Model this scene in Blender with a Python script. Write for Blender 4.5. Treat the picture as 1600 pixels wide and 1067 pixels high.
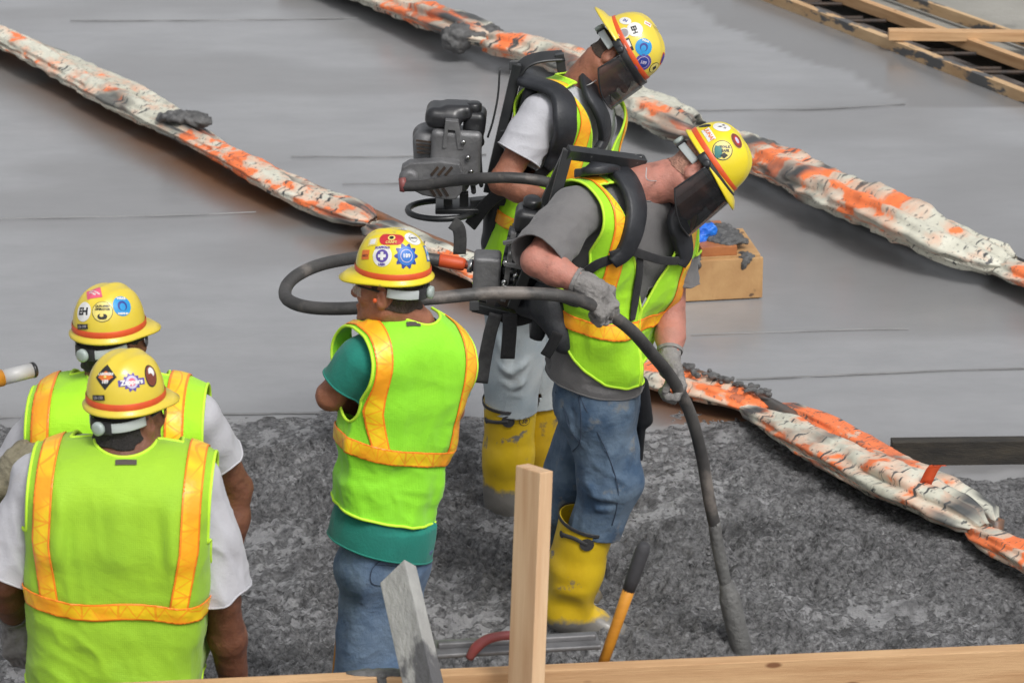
import bpy, bmesh, math, random
import numpy as np
from mathutils import Vector, Matrix
from mathutils.bvhtree import BVHTree
random.seed(7); rng = np.random.default_rng(7)
R = math.radians
scene = bpy.context.scene
C = scene.collection
for o in list(bpy.data.objects): bpy.data.objects.remove(o)

# ------------------------------------------------------------------ camera
CAM_H, PITCH, FPX = 4.8, R(20.4), 5400.0
cd = bpy.data.cameras.new('camera'); cam = bpy.data.objects.new('camera', cd); C.objects.link(cam)
cam.location = (0, 0, CAM_H); cam.rotation_euler = (math.pi/2 - PITCH, 0, 0)
cd.sensor_width = 36.0; cd.lens = 36.0*FPX/1600; cd.clip_start = 0.1; cd.clip_end = 3000
cd.dof.use_dof = True; cd.dof.focus_distance = 10.6; cd.dof.aperture_fstop = 9.0
scene.camera = cam
# ------------------------------------------------------------------ light
SUN_EL, SUN_AZ = R(52), R(150)     # high, hazy sun behind an overcast
w = bpy.data.worlds.new('World'); scene.world = w; w.use_nodes = True
nt = w.node_tree; nt.nodes.clear()
sky = nt.nodes.new('ShaderNodeTexSky'); sky.sky_type = 'NISHITA'; sky.sun_disc = False
sky.sun_elevation = SUN_EL; sky.sun_rotation = SUN_AZ; sky.dust_density = 4.0; sky.air_density = 1.0
hs = nt.nodes.new('ShaderNodeHueSaturation'); hs.inputs['Saturation'].default_value = 0.16
bg = nt.nodes.new('ShaderNodeBackground'); bg.inputs['Strength'].default_value = 0.13
wo = nt.nodes.new('ShaderNodeOutputWorld')
nt.links.new(sky.outputs[0], hs.inputs['Color']); nt.links.new(hs.outputs[0], bg.inputs[0]); nt.links.new(bg.outputs[0], wo.inputs[0])
sl = bpy.data.lights.new('sun', 'SUN'); sl.energy = 1.5; sl.angle = R(16); sl.color = (1, .97, .93)
so = bpy.data.objects.new('sun', sl); C.objects.link(so)
sd = Vector((math.sin(SUN_AZ)*math.cos(SUN_EL), math.cos(SUN_AZ)*math.cos(SUN_EL), math.sin(SUN_EL)))
so.rotation_euler = (-sd).to_track_quat('-Z', 'Y').to_euler(); so.location = (0, 0, 30)
scene.view_settings.view_transform = 'Standard'; scene.view_settings.look = 'None'
scene.view_settings.exposure = 0.18; scene.view_settings.gamma = 1; scene.view_settings.use_curve_mapping = False
scene.render.engine = 'CYCLES'

# ------------------------------------------------------------------ coordinates
cR = np.array([1., 0, 0]); cF = np.array([0, math.cos(PITCH), -math.sin(PITCH)]); cU = np.array([0, math.sin(PITCH), math.cos(PITCH)])
CP = np.array([0, 0, CAM_H])
def ray(u, v): return cF + (u-800)/FPX*cR - (v-533.5)/FPX*cU
def at(u, v, Y):
    d = ray(u, v); return CP + d*(Y/d[1])
def ground(u, v, z=0.0):
    d = ray(u, v); return CP + d*((z-CAM_H)/d[2])
def cv(du, dv, c=0.0):                      # picture right, picture down, towards the camera
    a = cR*du - cU*dv - cF*c; return a/np.linalg.norm(a)
def nrm(a): a = np.asarray(a, float); return a/np.linalg.norm(a)
def A(*a): return np.array(a, float)

# ------------------------------------------------------------------ noise
def _hash(ix, iy, iz, seed):
    h = (ix.astype(np.int64)*374761393 + iy.astype(np.int64)*668265263 + iz.astype(np.int64)*2147483647 + seed*1274126177) & 0xffffffff
    h = ((h ^ (h >> 13))*1274126177) & 0xffffffff
    h = ((h ^ (h >> 16))*2246822519) & 0xffffffff
    return ((h ^ (h >> 15)) & 0xffff)/32767.5 - 1
def vnoise(p, scale=1.0, seed=0):
    p = np.asarray(p, float)*scale; i = np.floor(p); f = p-i; f = f*f*f*(f*(f*6-15)+10); i = i.astype(np.int64)
    r = 0
    for dx in (0, 1):
        wx = f[:, 0] if dx else 1-f[:, 0]
        for dy in (0, 1):
            wy = f[:, 1] if dy else 1-f[:, 1]
            for dz in (0, 1):
                wz = f[:, 2] if dz else 1-f[:, 2]
                r = r + wx*wy*wz*_hash(i[:, 0]+dx, i[:, 1]+dy, i[:, 2]+dz, seed)
    return r
def fbm(p, scale, octs=3, seed=0, gain=.5):
    r = 0; a = 1; t = 0
    for k in range(octs): r = r + a*vnoise(p, scale*2**k, seed+k*17); t += a; a *= gain
    return r/t

# ------------------------------------------------------------------ signed distance modelling
def cone(a, b, ra, rb=None, flat=None, k=.02):
    a = np.asarray(a, float); b = np.asarray(b, float); rb = ra if rb is None else rb
    fl = (nrm(flat[0]), flat[1]) if flat else None
    def f(p):
        q = p-a; ab = b-a
        if fl is not None:
            c = q@fl[0]; q = q + np.outer(c*(fl[1]-1), fl[0]); ab = ab + fl[0]*((ab@fl[0])*(fl[1]-1))
        L = ab@ab
        t = np.clip((q@ab)/max(L, 1e-9), 0, 1)
        return np.linalg.norm(q-np.outer(t, ab), axis=1) - (ra+(rb-ra)*t)
    m = (a+b)/2
    rr = np.linalg.norm(b-a)/2 + max(ra, rb)*(max(1, 1/flat[1]) if flat else 1)
    return (f, m, rr, k, 1)
def ell(c, r, F=None, k=.02, sign=1):
    c = np.asarray(c, float); r = np.asarray(r, float)
    def f(p):
        q = p-c
        if F is not None: q = q@np.asarray(F).T
        k0 = np.linalg.norm(q/r, axis=1); k1 = np.linalg.norm(q/(r*r), axis=1)
        return k0*(k0-1)/np.maximum(k1, 1e-6)
    return (f, c, r.max(), k, sign)
def rbox(c, h, F, rad=.01, k=.005, sign=1):
    c = np.asarray(c, float); h = np.asarray(h, float)-rad; F = np.asarray(F, float)
    def f(p):
        q = np.abs((p-c)@F.T)-h
        return np.linalg.norm(np.maximum(q, 0), axis=1)+np.minimum(q.max(axis=1), 0)-rad
    return (f, c, float(np.linalg.norm(h))+rad, k, sign)
def evalp(prims, p):
    d = np.full(len(p), 1.0)
    for (f, m, rr, k, s) in prims:
        dd = p-m; mask = (dd*dd).sum(1) < (rr+.14)**2
        if not mask.any(): continue
        e = f(p[mask]); o = d[mask]
        if s > 0:
            h = np.clip(.5+.5*(o-e)/k, 0, 1); d[mask] = o*(1-h)+e*h - k*h*(1-h)
        else:
            e = -e; h = np.clip(.5+.5*(e-o)/k, 0, 1); d[mask] = o*(1-h)+e*h + k*h*(1-h)
    return d
def surf(prims, h, extra=None):
    lo = np.min([m-rr for (_, m, rr, _, s) in prims if s > 0], axis=0)-3*h
    hi = np.max([m+rr for (_, m, rr, _, s) in prims if s > 0], axis=0)+3*h
    B = 6; n = (np.ceil((hi-lo)/h/B).astype(int)+1); nf = n*B
    g = np.stack(np.meshgrid(*[np.arange(k) for k in n], indexing='ij'), -1).reshape(-1, 3)
    pc = lo+(g*B+(B-1)/2)*h
    dc = evalp(prims, pc)
    act = np.abs(dc) < B*h*1.35
    D = np.repeat(np.repeat(np.repeat(dc.reshape(n), B, 0), B, 1), B, 2)
    off = np.stack(np.meshgrid(*[np.arange(B)]*3, indexing='ij'), -1).reshape(-1, 3)
    gi = (g[act]*B)[:, None, :]+off[None]
    gi = gi.reshape(-1, 3)
    D[gi[:, 0], gi[:, 1], gi[:, 2]] = evalp(prims, lo+gi*h)
    S = D < 0
    cnt = np.zeros(nf-1, np.int8)
    for dx in (0, 1):
        for dy in (0, 1):
            for dz in (0, 1):
                cnt += S[dx:nf[0]-1+dx, dy:nf[1]-1+dy, dz:nf[2]-1+dz]
    ac = np.argwhere((cnt > 0) & (cnt < 8))
    idx = np.full(nf-1, -1, np.int32); idx[ac[:, 0], ac[:, 1], ac[:, 2]] = np.arange(len(ac))
    cor = [(dx, dy, dz) for dx in (0, 1) for dy in (0, 1) for dz in (0, 1)]
    val = np.stack([D[ac[:, 0]+c[0], ac[:, 1]+c[1], ac[:, 2]+c[2]] for c in cor], 1)
    acc = np.zeros((len(ac), 3)); num = np.zeros(len(ac))
    for i in range(8):
        for j in range(i+1, 8):
            if sum(abs(cor[i][k]-cor[j][k]) for k in range(3)) != 1: continue
            a = val[:, i]; b = val[:, j]; m = (a < 0) != (b < 0)
            t = np.where(m, a/np.where(m, a-b, 1), 0)
            pt = np.array(cor[i])+t[:, None]*(np.array(cor[j])-np.array(cor[i]))
            acc += pt*m[:, None]; num += m
    V = lo+(ac+acc/np.maximum(num, 1)[:, None])*h
    Q = []
    for ax in range(3):
        s0 = [slice(None)]*3; s1 = [slice(None)]*3; s0[ax] = slice(0, -1); s1[ax] = slice(1, None)
        a = S[tuple(s0)]; b = S[tuple(s1)]
        e = np.argwhere(a != b); o1 = (ax+1) % 3; o2 = (ax+2) % 3
        e = e[(e[:, o1] > 0) & (e[:, o2] > 0) & (e[:, o1] < nf[o1]-1) & (e[:, o2] < nf[o2]-1)]
        fl = a[e[:, 0], e[:, 1], e[:, 2]]
        def ci(d1, d2):
            q = e.copy(); q[:, o1] += d1; q[:, o2] += d2; return idx[q[:, 0], q[:, 1], q[:, 2]]
        q = np.stack([ci(-1, -1), ci(0, -1), ci(0, 0), ci(-1, 0)], 1)
        q[~fl] = q[~fl][:, ::-1]; Q.append(q)
    Q = np.concatenate(Q); Q = Q[(Q >= 0).all(1)]
    return V, Q
def tri(Q): return np.concatenate([Q[:, [0, 1, 2]], Q[:, [0, 2, 3]]])
def vnorm(V, T):
    n = np.zeros_like(V); fn = np.cross(V[T[:, 1]]-V[T[:, 0]], V[T[:, 2]]-V[T[:, 0]])
    for i in range(3):
        for c in range(3): n[:, c] += np.bincount(T[:, i], fn[:, c], len(V))
    return n/np.maximum(np.linalg.norm(n, axis=1), 1e-12)[:, None]
def smooth(V, T, it=2, lam=.5):
    e = np.concatenate([T[:, [0, 1]], T[:, [1, 2]], T[:, [2, 0]]]); e = np.concatenate([e, e[:, ::-1]])
    n = np.maximum(np.bincount(e[:, 0], minlength=len(V)), 1)
    for _ in range(it):
        s = np.stack([np.bincount(e[:, 0], V[e[:, 1], c], len(V)) for c in range(3)], 1)/n[:, None]
        V = V+lam*(s-V)
    return V
def clip(V, T, f):                          # keep f < 0, cut exactly along f = 0
    ins = f < 0; k = ins[T].sum(1)
    keep = T[k == 3]; out = [keep]; newV = []; cache = {}; n0 = len(V)
    for t in T[(k == 1) | (k == 2)]:
        poly = []
        for i in range(3):
            a, b = int(t[i]), int(t[(i+1) % 3])
            if ins[a]: poly.append(a)
            if ins[a] != ins[b]:
                key = (min(a, b), max(a, b))
                if key not in cache:
                    s = f[key[0]]/(f[key[0]]-f[key[1]]); newV.append(V[key[0]]*(1-s)+V[key[1]]*s); cache[key] = n0+len(newV)-1
                poly.append(cache[key])
        for i in range(1, len(poly)-1): out.append(np.array([[poly[0], poly[i], poly[i+1]]]))
    V2 = np.vstack([V]+([np.array(newV)] if newV else [])); T2 = np.concatenate(out) if out else T[:0]
    u = np.unique(T2); m = np.full(len(V2), -1); m[u] = np.arange(len(u))
    return V2[u], m[T2]

# ------------------------------------------------------------------ objects
def prop(o, label=None, cat=None, group=None, kind=None):
    if label: o['label'] = label
    if cat: o['category'] = cat
    if group: o['group'] = group
    if kind: o['kind'] = kind
    return o
def make(name, V, F, mat, parent=None, origin=None, flat=False, mats=None, mi=None, uv=None, attrs=None, solid=0, off=-1):
    """mesh from world coordinates; origin = base of the thing"""
    V = np.asarray(V, float)
    if parent is not None: org = np.array(parent['_o'])
    else: org = np.asarray(origin if origin is not None else (0, 0, 0), float)
    me = bpy.data.meshes.new(name)
    if isinstance(F, np.ndarray):
        nF = len(F); k = F.shape[1]
        me.vertices.add(len(V)); me.vertices.foreach_set('co', (V-org).astype(np.float32).ravel())
        me.loops.add(nF*k); me.loops.foreach_set('vertex_index', F.astype(np.int32).ravel())
        me.polygons.add(nF); me.polygons.foreach_set('loop_start', np.arange(nF, dtype=np.int32)*k)
        me.polygons.foreach_set('loop_total', np.full(nF, k, np.int32)); me.update(calc_edges=True); me.validate()
    else:
        me.from_pydata([tuple(v) for v in (V-org)], [], [tuple(int(i) for i in f) for f in F])
    for m in (mats or [mat]): me.materials.append(m)
    if mi is not None: me.polygons.foreach_set('material_index', np.asarray(mi, np.int32))
    if not flat: me.polygons.foreach_set('use_smooth', np.ones(len(me.polygons), bool))
    if uv is not None:
        l = me.uv_layers.new(name='UVMap'); vi = np.zeros(len(me.loops), np.int32); me.loops.foreach_get('vertex_index', vi)
        l.data.foreach_set('uv', np.asarray(uv, np.float32)[vi].ravel())
    if attrs:
        for an, av in attrs.items():
            at_ = me.attributes.new(an, 'FLOAT', 'POINT'); at_.data.foreach_set('value', np.asarray(av, np.float32))
    me.update()
    o = bpy.data.objects.new(name, me); C.objects.link(o)
    o['_o'] = [float(x) for x in org]
    if parent is not None: o.parent = parent
    else: o.location = org
    if solid:
        s = o.modifiers.new('Solidify', 'SOLIDIFY'); s.thickness = solid; s.offset = off
    return o
def empty(name, origin):
    o = bpy.data.objects.new(name, None); C.objects.link(o); o.location = origin; o.empty_display_size = .1
    o['_o'] = [float(x) for x in origin]; return o
def join(parts):                            # [(V, F)] -> one list mesh
    V = []; F = []; n = 0
    for v, f in parts:
        V.append(np.asarray(v, float)); F += [tuple(int(i)+n for i in q) for q in f]; n += len(v)
    return np.vstack(V), F
def frame(x=None, y=None, z=None):          # rows = axes; first given wins
    if x is not None and y is not None: x = nrm(x); z = nrm(np.cross(x, y)); y = np.cross(z, x)
    elif x is not None and z is not None: x = nrm(x); y = nrm(np.cross(z, x)); z = np.cross(x, y)
    else: z = nrm(z); x = nrm(np.cross(y, z)); y = np.cross(z, x)
    return np.array([x, y, z])
def box(c, s, F=None, bev=.0):              # closed box with chamfered edges, c centre, s full size
    s = np.asarray(s, float)/2; F = np.eye(3) if F is None else F
    if bev <= 0:
        V = np.array([(x, y, z) for x in (-1, 1) for y in (-1, 1) for z in (-1, 1)])*s
        Fc = [(0, 1, 3, 2), (4, 6, 7, 5), (0, 4, 5, 1), (2, 3, 7, 6), (0, 2, 6, 4), (1, 5, 7, 3)]
        return V@F+c, Fc
    bm = bmesh.new(); bmesh.ops.create_cube(bm, size=1)
    for v in bm.verts: v.co = Vector((v.co.x*2*s[0], v.co.y*2*s[1], v.co.z*2*s[2]))
    bmesh.ops.bevel(bm, geom=list(bm.edges), offset=bev, segments=2, profile=.6, affect='EDGES')
    V = np.array([v.co[:] for v in bm.verts]); Fc = [tuple(v.index for v in f.verts) for f in bm.faces]
    bm.free(); return V@F+c, Fc
def spline(P, n=8):
    P = np.asarray(P, float); P = np.vstack([2*P[0]-P[1], P, 2*P[-1]-P[-2]]); out = []
    for i in range(1, len(P)-2):
        for t in np.linspace(0, 1, n, endpoint=False):
            a, b, c, d = P[i-1:i+3]
            out.append(.5*((2*b)+(-a+c)*t+(2*a-5*b+4*c-d)*t*t+(-a+3*b-3*c+d)*t**3))
    out.append(P[-2]); return np.array(out)
def tube(P, r, n=12, cap=True):
    P = np.asarray(P, float); m = len(P); r = np.broadcast_to(np.asarray(r, float), (m,))
    T = np.gradient(P, axis=0); T /= np.linalg.norm(T, axis=1)[:, None]
    u = np.cross(T[0], A(0, 0, 1)); u = nrm(u) if np.linalg.norm(u) > .1 else A(1, 0, 0)
    V = []
    for i in range(m):
        u = nrm(u-T[i]*(u@T[i])); v = np.cross(T[i], u)
        a = np.arange(n)*2*math.pi/n
        V.append(P[i]+r[i]*(np.outer(np.cos(a), u)+np.outer(np.sin(a), v)))
    V = np.vstack(V); F = [(i*n+j, i*n+(j+1) % n, (i+1)*n+(j+1) % n, (i+1)*n+j) for i in range(m-1) for j in range(n)]
    if cap: F += [tuple(range(n))[::-1], tuple(range((m-1)*n, m*n))]
    return V, F
def ribbon(P, N, w, t):                     # flat strap: path, surface normals, width, thickness
    P = np.asarray(P, float); N = np.asarray(N, float); m = len(P); w = np.broadcast_to(w, (m,))
    T = np.gradient(P, axis=0); T /= np.linalg.norm(T, axis=1)[:, None]; V = []
    prof = [(-1, 0), (-.94, .8), (-.8, 1), (.8, 1), (.94, .8), (1, 0), (.8, -.2), (-.8, -.2)]; k = len(prof)
    for i in range(m):
        s = nrm(np.cross(T[i], N[i])); nn = np.cross(s, T[i])
        for a, b in prof: V.append(P[i]+s*a*w[i]/2+nn*b*t)
    F = [(i*k+j, (i+1)*k+j, (i+1)*k+(j+1) % k, i*k+(j+1) % k) for i in range(m-1) for j in range(k)]
    F += [tuple(range(k)), tuple(range((m-1)*k, m*k))[::-1]]
    return np.array(V), F
def lathe(prof, c, ax, n=24, ref=(0, 0, 1)):  # prof [(r, h)]
    ax = nrm(ax); u = np.cross(ax, ref); u = nrm(u) if np.linalg.norm(u) > .05 else A(1, 0, 0); v = np.cross(ax, u)
    a = np.arange(n)*2*math.pi/n; V = []
    for r, h in prof: V.append(np.asarray(c)+ax*h+r*(np.outer(np.cos(a), u)+np.outer(np.sin(a), v)))
    V = np.vstack(V); m = len(prof)
    F = [(i*n+j, i*n+(j+1) % n, (i+1)*n+(j+1) % n, (i+1)*n+j) for i in range(m-1) for j in range(n)]
    F += [tuple(range(n))[::-1], tuple(range((m-1)*n, m*n))]
    return V, F
def bvh_of(V, F): return BVHTree.FromPolygons([tuple(v) for v in V], [tuple(int(i) for i in f) for f in F])
def hit(bvh, u, v):
    d = ray(u, v); r = bvh.ray_cast(Vector(CP), Vector(nrm(d)))
    if r[0] is None: return None
    n = np.array(r[1]); n = n if n@d < 0 else -n
    return np.array(r[0]), n

# ------------------------------------------------------------------ materials
def mat(name, c1, c2=None, rough=.6, scale=8, bump=0., bscale=40, stretch=(1, 1, 1), metallic=0., spec=.5, detail=5, lo=.35, hi=.65, rough2=None,
        knots=None, coat=0., sheen=0., sss=0., dirt=None, dscale=5, dlo=.55, dhi=.62, zdirt=None, coords='Object', bdist=.01):
    m = bpy.data.materials.new(name); m.use_nodes = True; nt = m.node_tree; N = nt.nodes; L = nt.links
    b = N['Principled BSDF']; tc = N.new('ShaderNodeTexCoord'); mp = N.new('ShaderNodeMapping'); mp.inputs['Scale'].default_value = stretch
    L.new(tc.outputs[coords], mp.inputs[0])
    b.inputs['Metallic'].default_value = metallic; b.inputs['Roughness'].default_value = rough
    b.inputs['Specular IOR Level'].default_value = spec; b.inputs['Coat Weight'].default_value = coat; b.inputs['Sheen Weight'].default_value = sheen
    if sss: b.inputs['Subsurface Weight'].default_value = sss; b.inputs['Subsurface Radius'].default_value = (.9, .35, .2); b.inputs['Subsurface Scale'].default_value = .01
    c4 = lambda c: (*c, 1)
    def noise(sc, det=detail, src=mp):
        n = N.new('ShaderNodeTexNoise'); n.inputs['Scale'].default_value = sc; n.inputs['Detail'].default_value = det; n.inputs['Roughness'].default_value = .6
        L.new(src.outputs[0], n.inputs['Vector']); return n
    def rampn(src, lo, hi):
        r = N.new('ShaderNodeMapRange'); r.inputs['From Min'].default_value = lo; r.inputs['From Max'].default_value = hi; L.new(src, r.inputs['Value']); return r
    def mix(fac, a, bcol):
        x = N.new('ShaderNodeMix'); x.data_type = 'RGBA'; L.new(fac, x.inputs[0])
        for s, i in ((a, 6), (bcol, 7)):
            if isinstance(s, tuple): x.inputs[i].default_value = c4(s)
            else: L.new(s, x.inputs[i])
        return x.outputs[2]
    col = c1
    if c2 is not None:
        n1 = noise(scale); r1 = rampn(n1.outputs[0], lo, hi); col = mix(r1.outputs[0], c1, c2)
        if rough2 is not None:
            rr = N.new('ShaderNodeMapRange'); rr.inputs['To Min'].default_value = rough; rr.inputs['To Max'].default_value = rough2
            L.new(r1.outputs[0], rr.inputs['Value']); L.new(rr.outputs[0], b.inputs['Roughness'])
    if dirt is not None:
        n2 = noise(dscale, 8); r2 = rampn(n2.outputs[0], dlo, dhi); fac = r2.outputs[0]
        if zdirt:                            # caked on from below: (world z where clean, falloff)
            g = N.new('ShaderNodeNewGeometry'); sp = N.new('ShaderNodeSeparateXYZ'); L.new(g.outputs['Position'], sp.inputs[0])
            ad = N.new('ShaderNodeMath'); ad.operation = 'MULTIPLY_ADD'; L.new(n2.outputs[0], ad.inputs[0]); ad.inputs[1].default_value = -zdirt[1]; L.new(sp.outputs[2], ad.inputs[2])
            r3 = rampn(ad.outputs[0], zdirt[0]-zdirt[1]*.5+.012, zdirt[0]-zdirt[1]*.5-.012)
            mx = N.new('ShaderNodeMath'); mx.operation = 'MAXIMUM'; L.new(r3.outputs[0], mx.inputs[0]); L.new(fac, mx.inputs[1]); fac = mx.outputs[0]
        col = mix(fac, col if not isinstance(col, tuple) else col, dirt)
    if knots:
        vm = N.new('ShaderNodeMapping'); vm.inputs['Scale'].default_value = (1, 2.6, 2.6); L.new(tc.outputs[coords], vm.inputs[0])
        vo = N.new('ShaderNodeTexVoronoi'); vo.inputs['Scale'].default_value = knots; L.new(vm.outputs[0], vo.inputs['Vector'])
        rk = rampn(vo.outputs['Distance'], .10, .06); col = mix(rk.outputs[0], col, (.20, .085, .035))
    if isinstance(col, tuple): b.inputs['Base Color'].default_value = c4(col)
    else: L.new(col, b.inputs['Base Color'])
    if bump:
        n3 = noise(bscale, 6); bp = N.new('ShaderNodeBump'); bp.inputs['Strength'].default_value = bump; bp.inputs['Distance'].default_value = bdist
        L.new(n3.outputs[0], bp.inputs['Height']); L.new(bp.outputs[0], b.inputs['Normal'])
    return m
CONC = (.17, .17, .175)
M = {}
M['wood'] = mat('pine_wood', (.60, .38, .20), (.42, .23, .105), knots=4.0, rough=.65, scale=2.4, stretch=(1, 16, 16), bump=.25, bscale=20, lo=.35, hi=.7, dirt=(.28, .14, .07), dscale=1.6, dlo=.68, dhi=.74)
M['wood_pale'] = mat('pale_spruce_wood', (.66, .46, .28), (.52, .31, .17), knots=5.0, rough=.65, scale=2.2, stretch=(1, 16, 16), bump=.2, bscale=20, lo=.35, hi=.7, dirt=(.36, .19, .10), dscale=2.0, dlo=.69, dhi=.73)
M['wood_splashed'] = mat('wood_with_concrete_splashes', (.60, .42, .24), (.46, .29, .15), rough=.7, scale=3, stretch=(1, 3, 3), bump=.4, bscale=18, dirt=(.10, .10, .10), dscale=5, dlo=.52, dhi=.57)
M['wood_grey'] = mat('concrete_coated_wood', (.42, .42, .40), (.30, .30, .29), rough=.85, scale=5, stretch=(1, 2, 2), bump=.6, bscale=30, dirt=(.10, .10, .105), dscale=3, dlo=.57, dhi=.63)
M['wood_dark'] = mat('tar_dark_wood', (.018, .016, .014), (.045, .038, .028), rough=.6, scale=6, stretch=(1, 4, 4), bump=.3, dirt=(.10, .07, .035), dscale=3, dlo=.64, dhi=.72)
M['ply'] = mat('stained_plywood', (.50, .30, .13), (.40, .22, .09), rough=.6, scale=9, bump=.2, dirt=(.12, .07, .04), dscale=14, dlo=.64, dhi=.69)
M['ply_red'] = mat('red_brown_plywood', (.42, .16, .05), (.33, .11, .04), rough=.5, scale=9, bump=.2)
M['mud'] = mat('wet_mortar', (.13, .13, .13), (.07, .07, .07), rough=.5, scale=30, bump=.9, bscale=60)
M['rust_form'] = mat('rusty_form_side', (.30, .11, .035), (.12, .07, .045), rough=.45, scale=4, bump=.3, dirt=(.08, .075, .07), dscale=3, dlo=.5, dhi=.6)
M['rebar'] = mat('dark_rebar', (.035, .03, .028), (.07, .045, .03), rough=.6, scale=20, metallic=.3)
M['blue'] = mat('blue_nitrile', (.01, .10, .55), (.02, .20, .75), rough=.35, scale=30, bump=.3)
M['black_rubber'] = mat('black_rubber', (.028, .028, .030), (.05, .05, .052), rough=.55, scale=10, bump=.2, bscale=80, dirt=(.15, .15, .15), dscale=12, dlo=.62, dhi=.75)
M['hose'] = mat('muddy_hose', (.035, .034, .034), (.065, .062, .06), rough=.5, scale=9, bump=.25, bscale=60, dirt=(.17, .15, .135), dscale=6, dlo=.54, dhi=.66)
M['hose_mud'] = mat('mortar_coated_hose', (.10, .10, .098), (.16, .16, .155), rough=.55, scale=14, bump=.7, bscale=60)
M['black_plastic'] = mat('black_plastic', (.012, .013, .015), (.03, .03, .033), rough=.32, scale=8, dirt=(.12, .12, .12), dscale=14, dlo=.62, dhi=.72)
M['webbing'] = mat('black_webbing', (.012, .012, .014), (.02, .02, .022), rough=.8, scale=60, bump=.3, bscale=300, sheen=.1)
M['strap_grey'] = mat('worn_grey_webbing', (.04, .04, .042), (.07, .07, .07), rough=.8, scale=30, bump=.3, bscale=200)
M['pad'] = mat('padded_black_vinyl', (.016, .018, .022), (.03, .032, .038), rough=.5, scale=8, bump=.35, bscale=25, dirt=(.09, .09, .09), dscale=6, dlo=.62, dhi=.8)
M['alu'] = mat('cast_aluminium', (.21, .21, .215), (.13, .13, .135), rough=.5, scale=10, metallic=.4, bump=.3, bscale=50, dirt=(.07, .07, .07), dscale=9, dlo=.6, dhi=.7)
M['steel'] = mat('dark_frame_paint', (.018, .02, .022), (.035, .036, .038), rough=.35, scale=10, dirt=(.2, .2, .2), dscale=40, dlo=.68, dhi=.72)
M['chrome'] = mat('bright_steel', (.6, .6, .6), (.4, .4, .4), rough=.25, metallic=1)
M['orange_rubber'] = mat('orange_sleeve', (.62, .09, .02), (.5, .06, .015), rough=.5)
M['red_handle'] = mat('red_handle', (.24, .05, .05), (.20, .07, .065), rough=.45, dirt=(.35, .30, .28), dscale=9, dlo=.6, dhi=.66)
M['orange_handle'] = mat('orange_wood_handle', (.62, .27, .03), (.5, .2, .02), rough=.4, stretch=(1, 1, 5), dirt=(.1, .08, .07), dscale=5, dlo=.68, dhi=.72)
M['grip'] = mat('black_grip', (.025, .025, .028), (.04, .04, .045), rough=.7, bump=.3)
M['white_plastic'] = mat('white_plastic', (.55, .55, .55), (.42, .42, .42), rough=.4)
M['grey_knob'] = mat('grey_green_plastic', (.36, .42, .40), (.3, .35, .33), rough=.4)
M['grey_strap'] = mat('pale_grey_strap', (.50, .54, .54), (.42, .45, .45), rough=.45)
M['helmet'] = mat('yellow_hard_hat', (.74, .58, .06), (.69, .53, .05), rough=.30, scale=5, coat=.2, dirt=(.5, .4, .12), dscale=18, dlo=.66, dhi=.74)
M['helmet_bright'] = mat('bright_yellow_hard_hat', (.80, .66, .02), (.74, .58, .02), rough=.28, scale=5, coat=.2, dirt=(.4, .34, .08), dscale=20, dlo=.66, dhi=.72)
M['band'] = mat('red_orange_band', (.72, .10, .02), (.62, .08, .02), rough=.4, scale=20, dirt=(.35, .12, .05), dscale=16, dlo=.62, dhi=.7)
for nm, c in dict(s_white=(.75, .75, .73), s_black=(.02, .02, .022), s_blue=(.02, .16, .55), s_cyan=(.02, .30, .66), s_navy=(.03, .05, .28), s_purple=(.11, .07, .34),
                  s_red=(.55, .03, .04), s_pink=(.75, .12, .20), s_orange=(.75, .18, .03), s_yellow=(.78, .66, .18), s_green=(.03, .18, .16), s_brown=(.20, .05, .03), s_grey=(.32, .30, .31), s_lav=(.55, .5, .68)).items():
    M[nm] = mat(nm[2:]+'_print', c, tuple(x*.85 for x in c), rough=.4, scale=60)
M['jeans'] = mat('blue_denim', (.040, .080, .145), (.115, .17, .24), rough=.85, scale=9, bump=.55, bscale=30, bdist=.012, sheen=.05, lo=.38, hi=.64, dirt=(.20, .20, .19), dscale=11, dlo=.60, dhi=.72)
M['jeans_light'] = mat('washed_denim', (.30, .36, .40), (.40, .43, .44), rough=.85, scale=6, bump=.25, bscale=220, sheen=.1, dirt=(.22, .20, .17), dscale=4, dlo=.56, dhi=.7)
M['jeans_mid'] = mat('mid_blue_denim', (.07, .125, .22), (.16, .23, .33), rough=.85, scale=8, bump=.55, bscale=30, bdist=.012, sheen=.05, lo=.38, hi=.64)
M['seam'] = mat('denim_stitching', (.03, .045, .08), (.05, .07, .11), rough=.9)
M['grey_tee'] = mat('charcoal_cotton', (.125, .122, .125), (.155, .15, .15), rough=.9, scale=9, bump=.2, bscale=120, sheen=.15, dirt=(.19, .17, .14), dscale=3, dlo=.62, dhi=.8)
M['white_tee'] = mat('white_cotton', (.49, .49, .525), (.43, .43, .465), rough=.9, scale=6, bump=.2, bscale=120, sheen=.1, dirt=(.38, .36, .34), dscale=5, dlo=.66, dhi=.8)
M['green_tee'] = mat('teal_cotton', (.01, .20, .155), (.01, .16, .125), rough=.9, scale=8, bump=.2, bscale=120, sheen=.1)
M['glove'] = mat('grey_glove', (.19, .18, .175), (.26, .25, .24), rough=.9, scale=20, bump=.5, bscale=120, dirt=(.11, .105, .10), dscale=16, dlo=.55, dhi=.68)
M['glove_tan'] = mat('olive_tan_glove', (.17, .15, .10), (.24, .22, .16), rough=.9, scale=14, bump=.5, bscale=90, dirt=(.08, .075, .06), dscale=10, dlo=.56, dhi=.68)
M['boot'] = mat('yellow_rubber_boot', (.68, .47, .015), (.58, .38, .012), rough=.38, scale=6, bump=.25, bscale=14, coat=.1, dirt=(.17, .16, .145), dscale=13, dlo=.63, dhi=.68, zdirt=(.10, .12))
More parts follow.
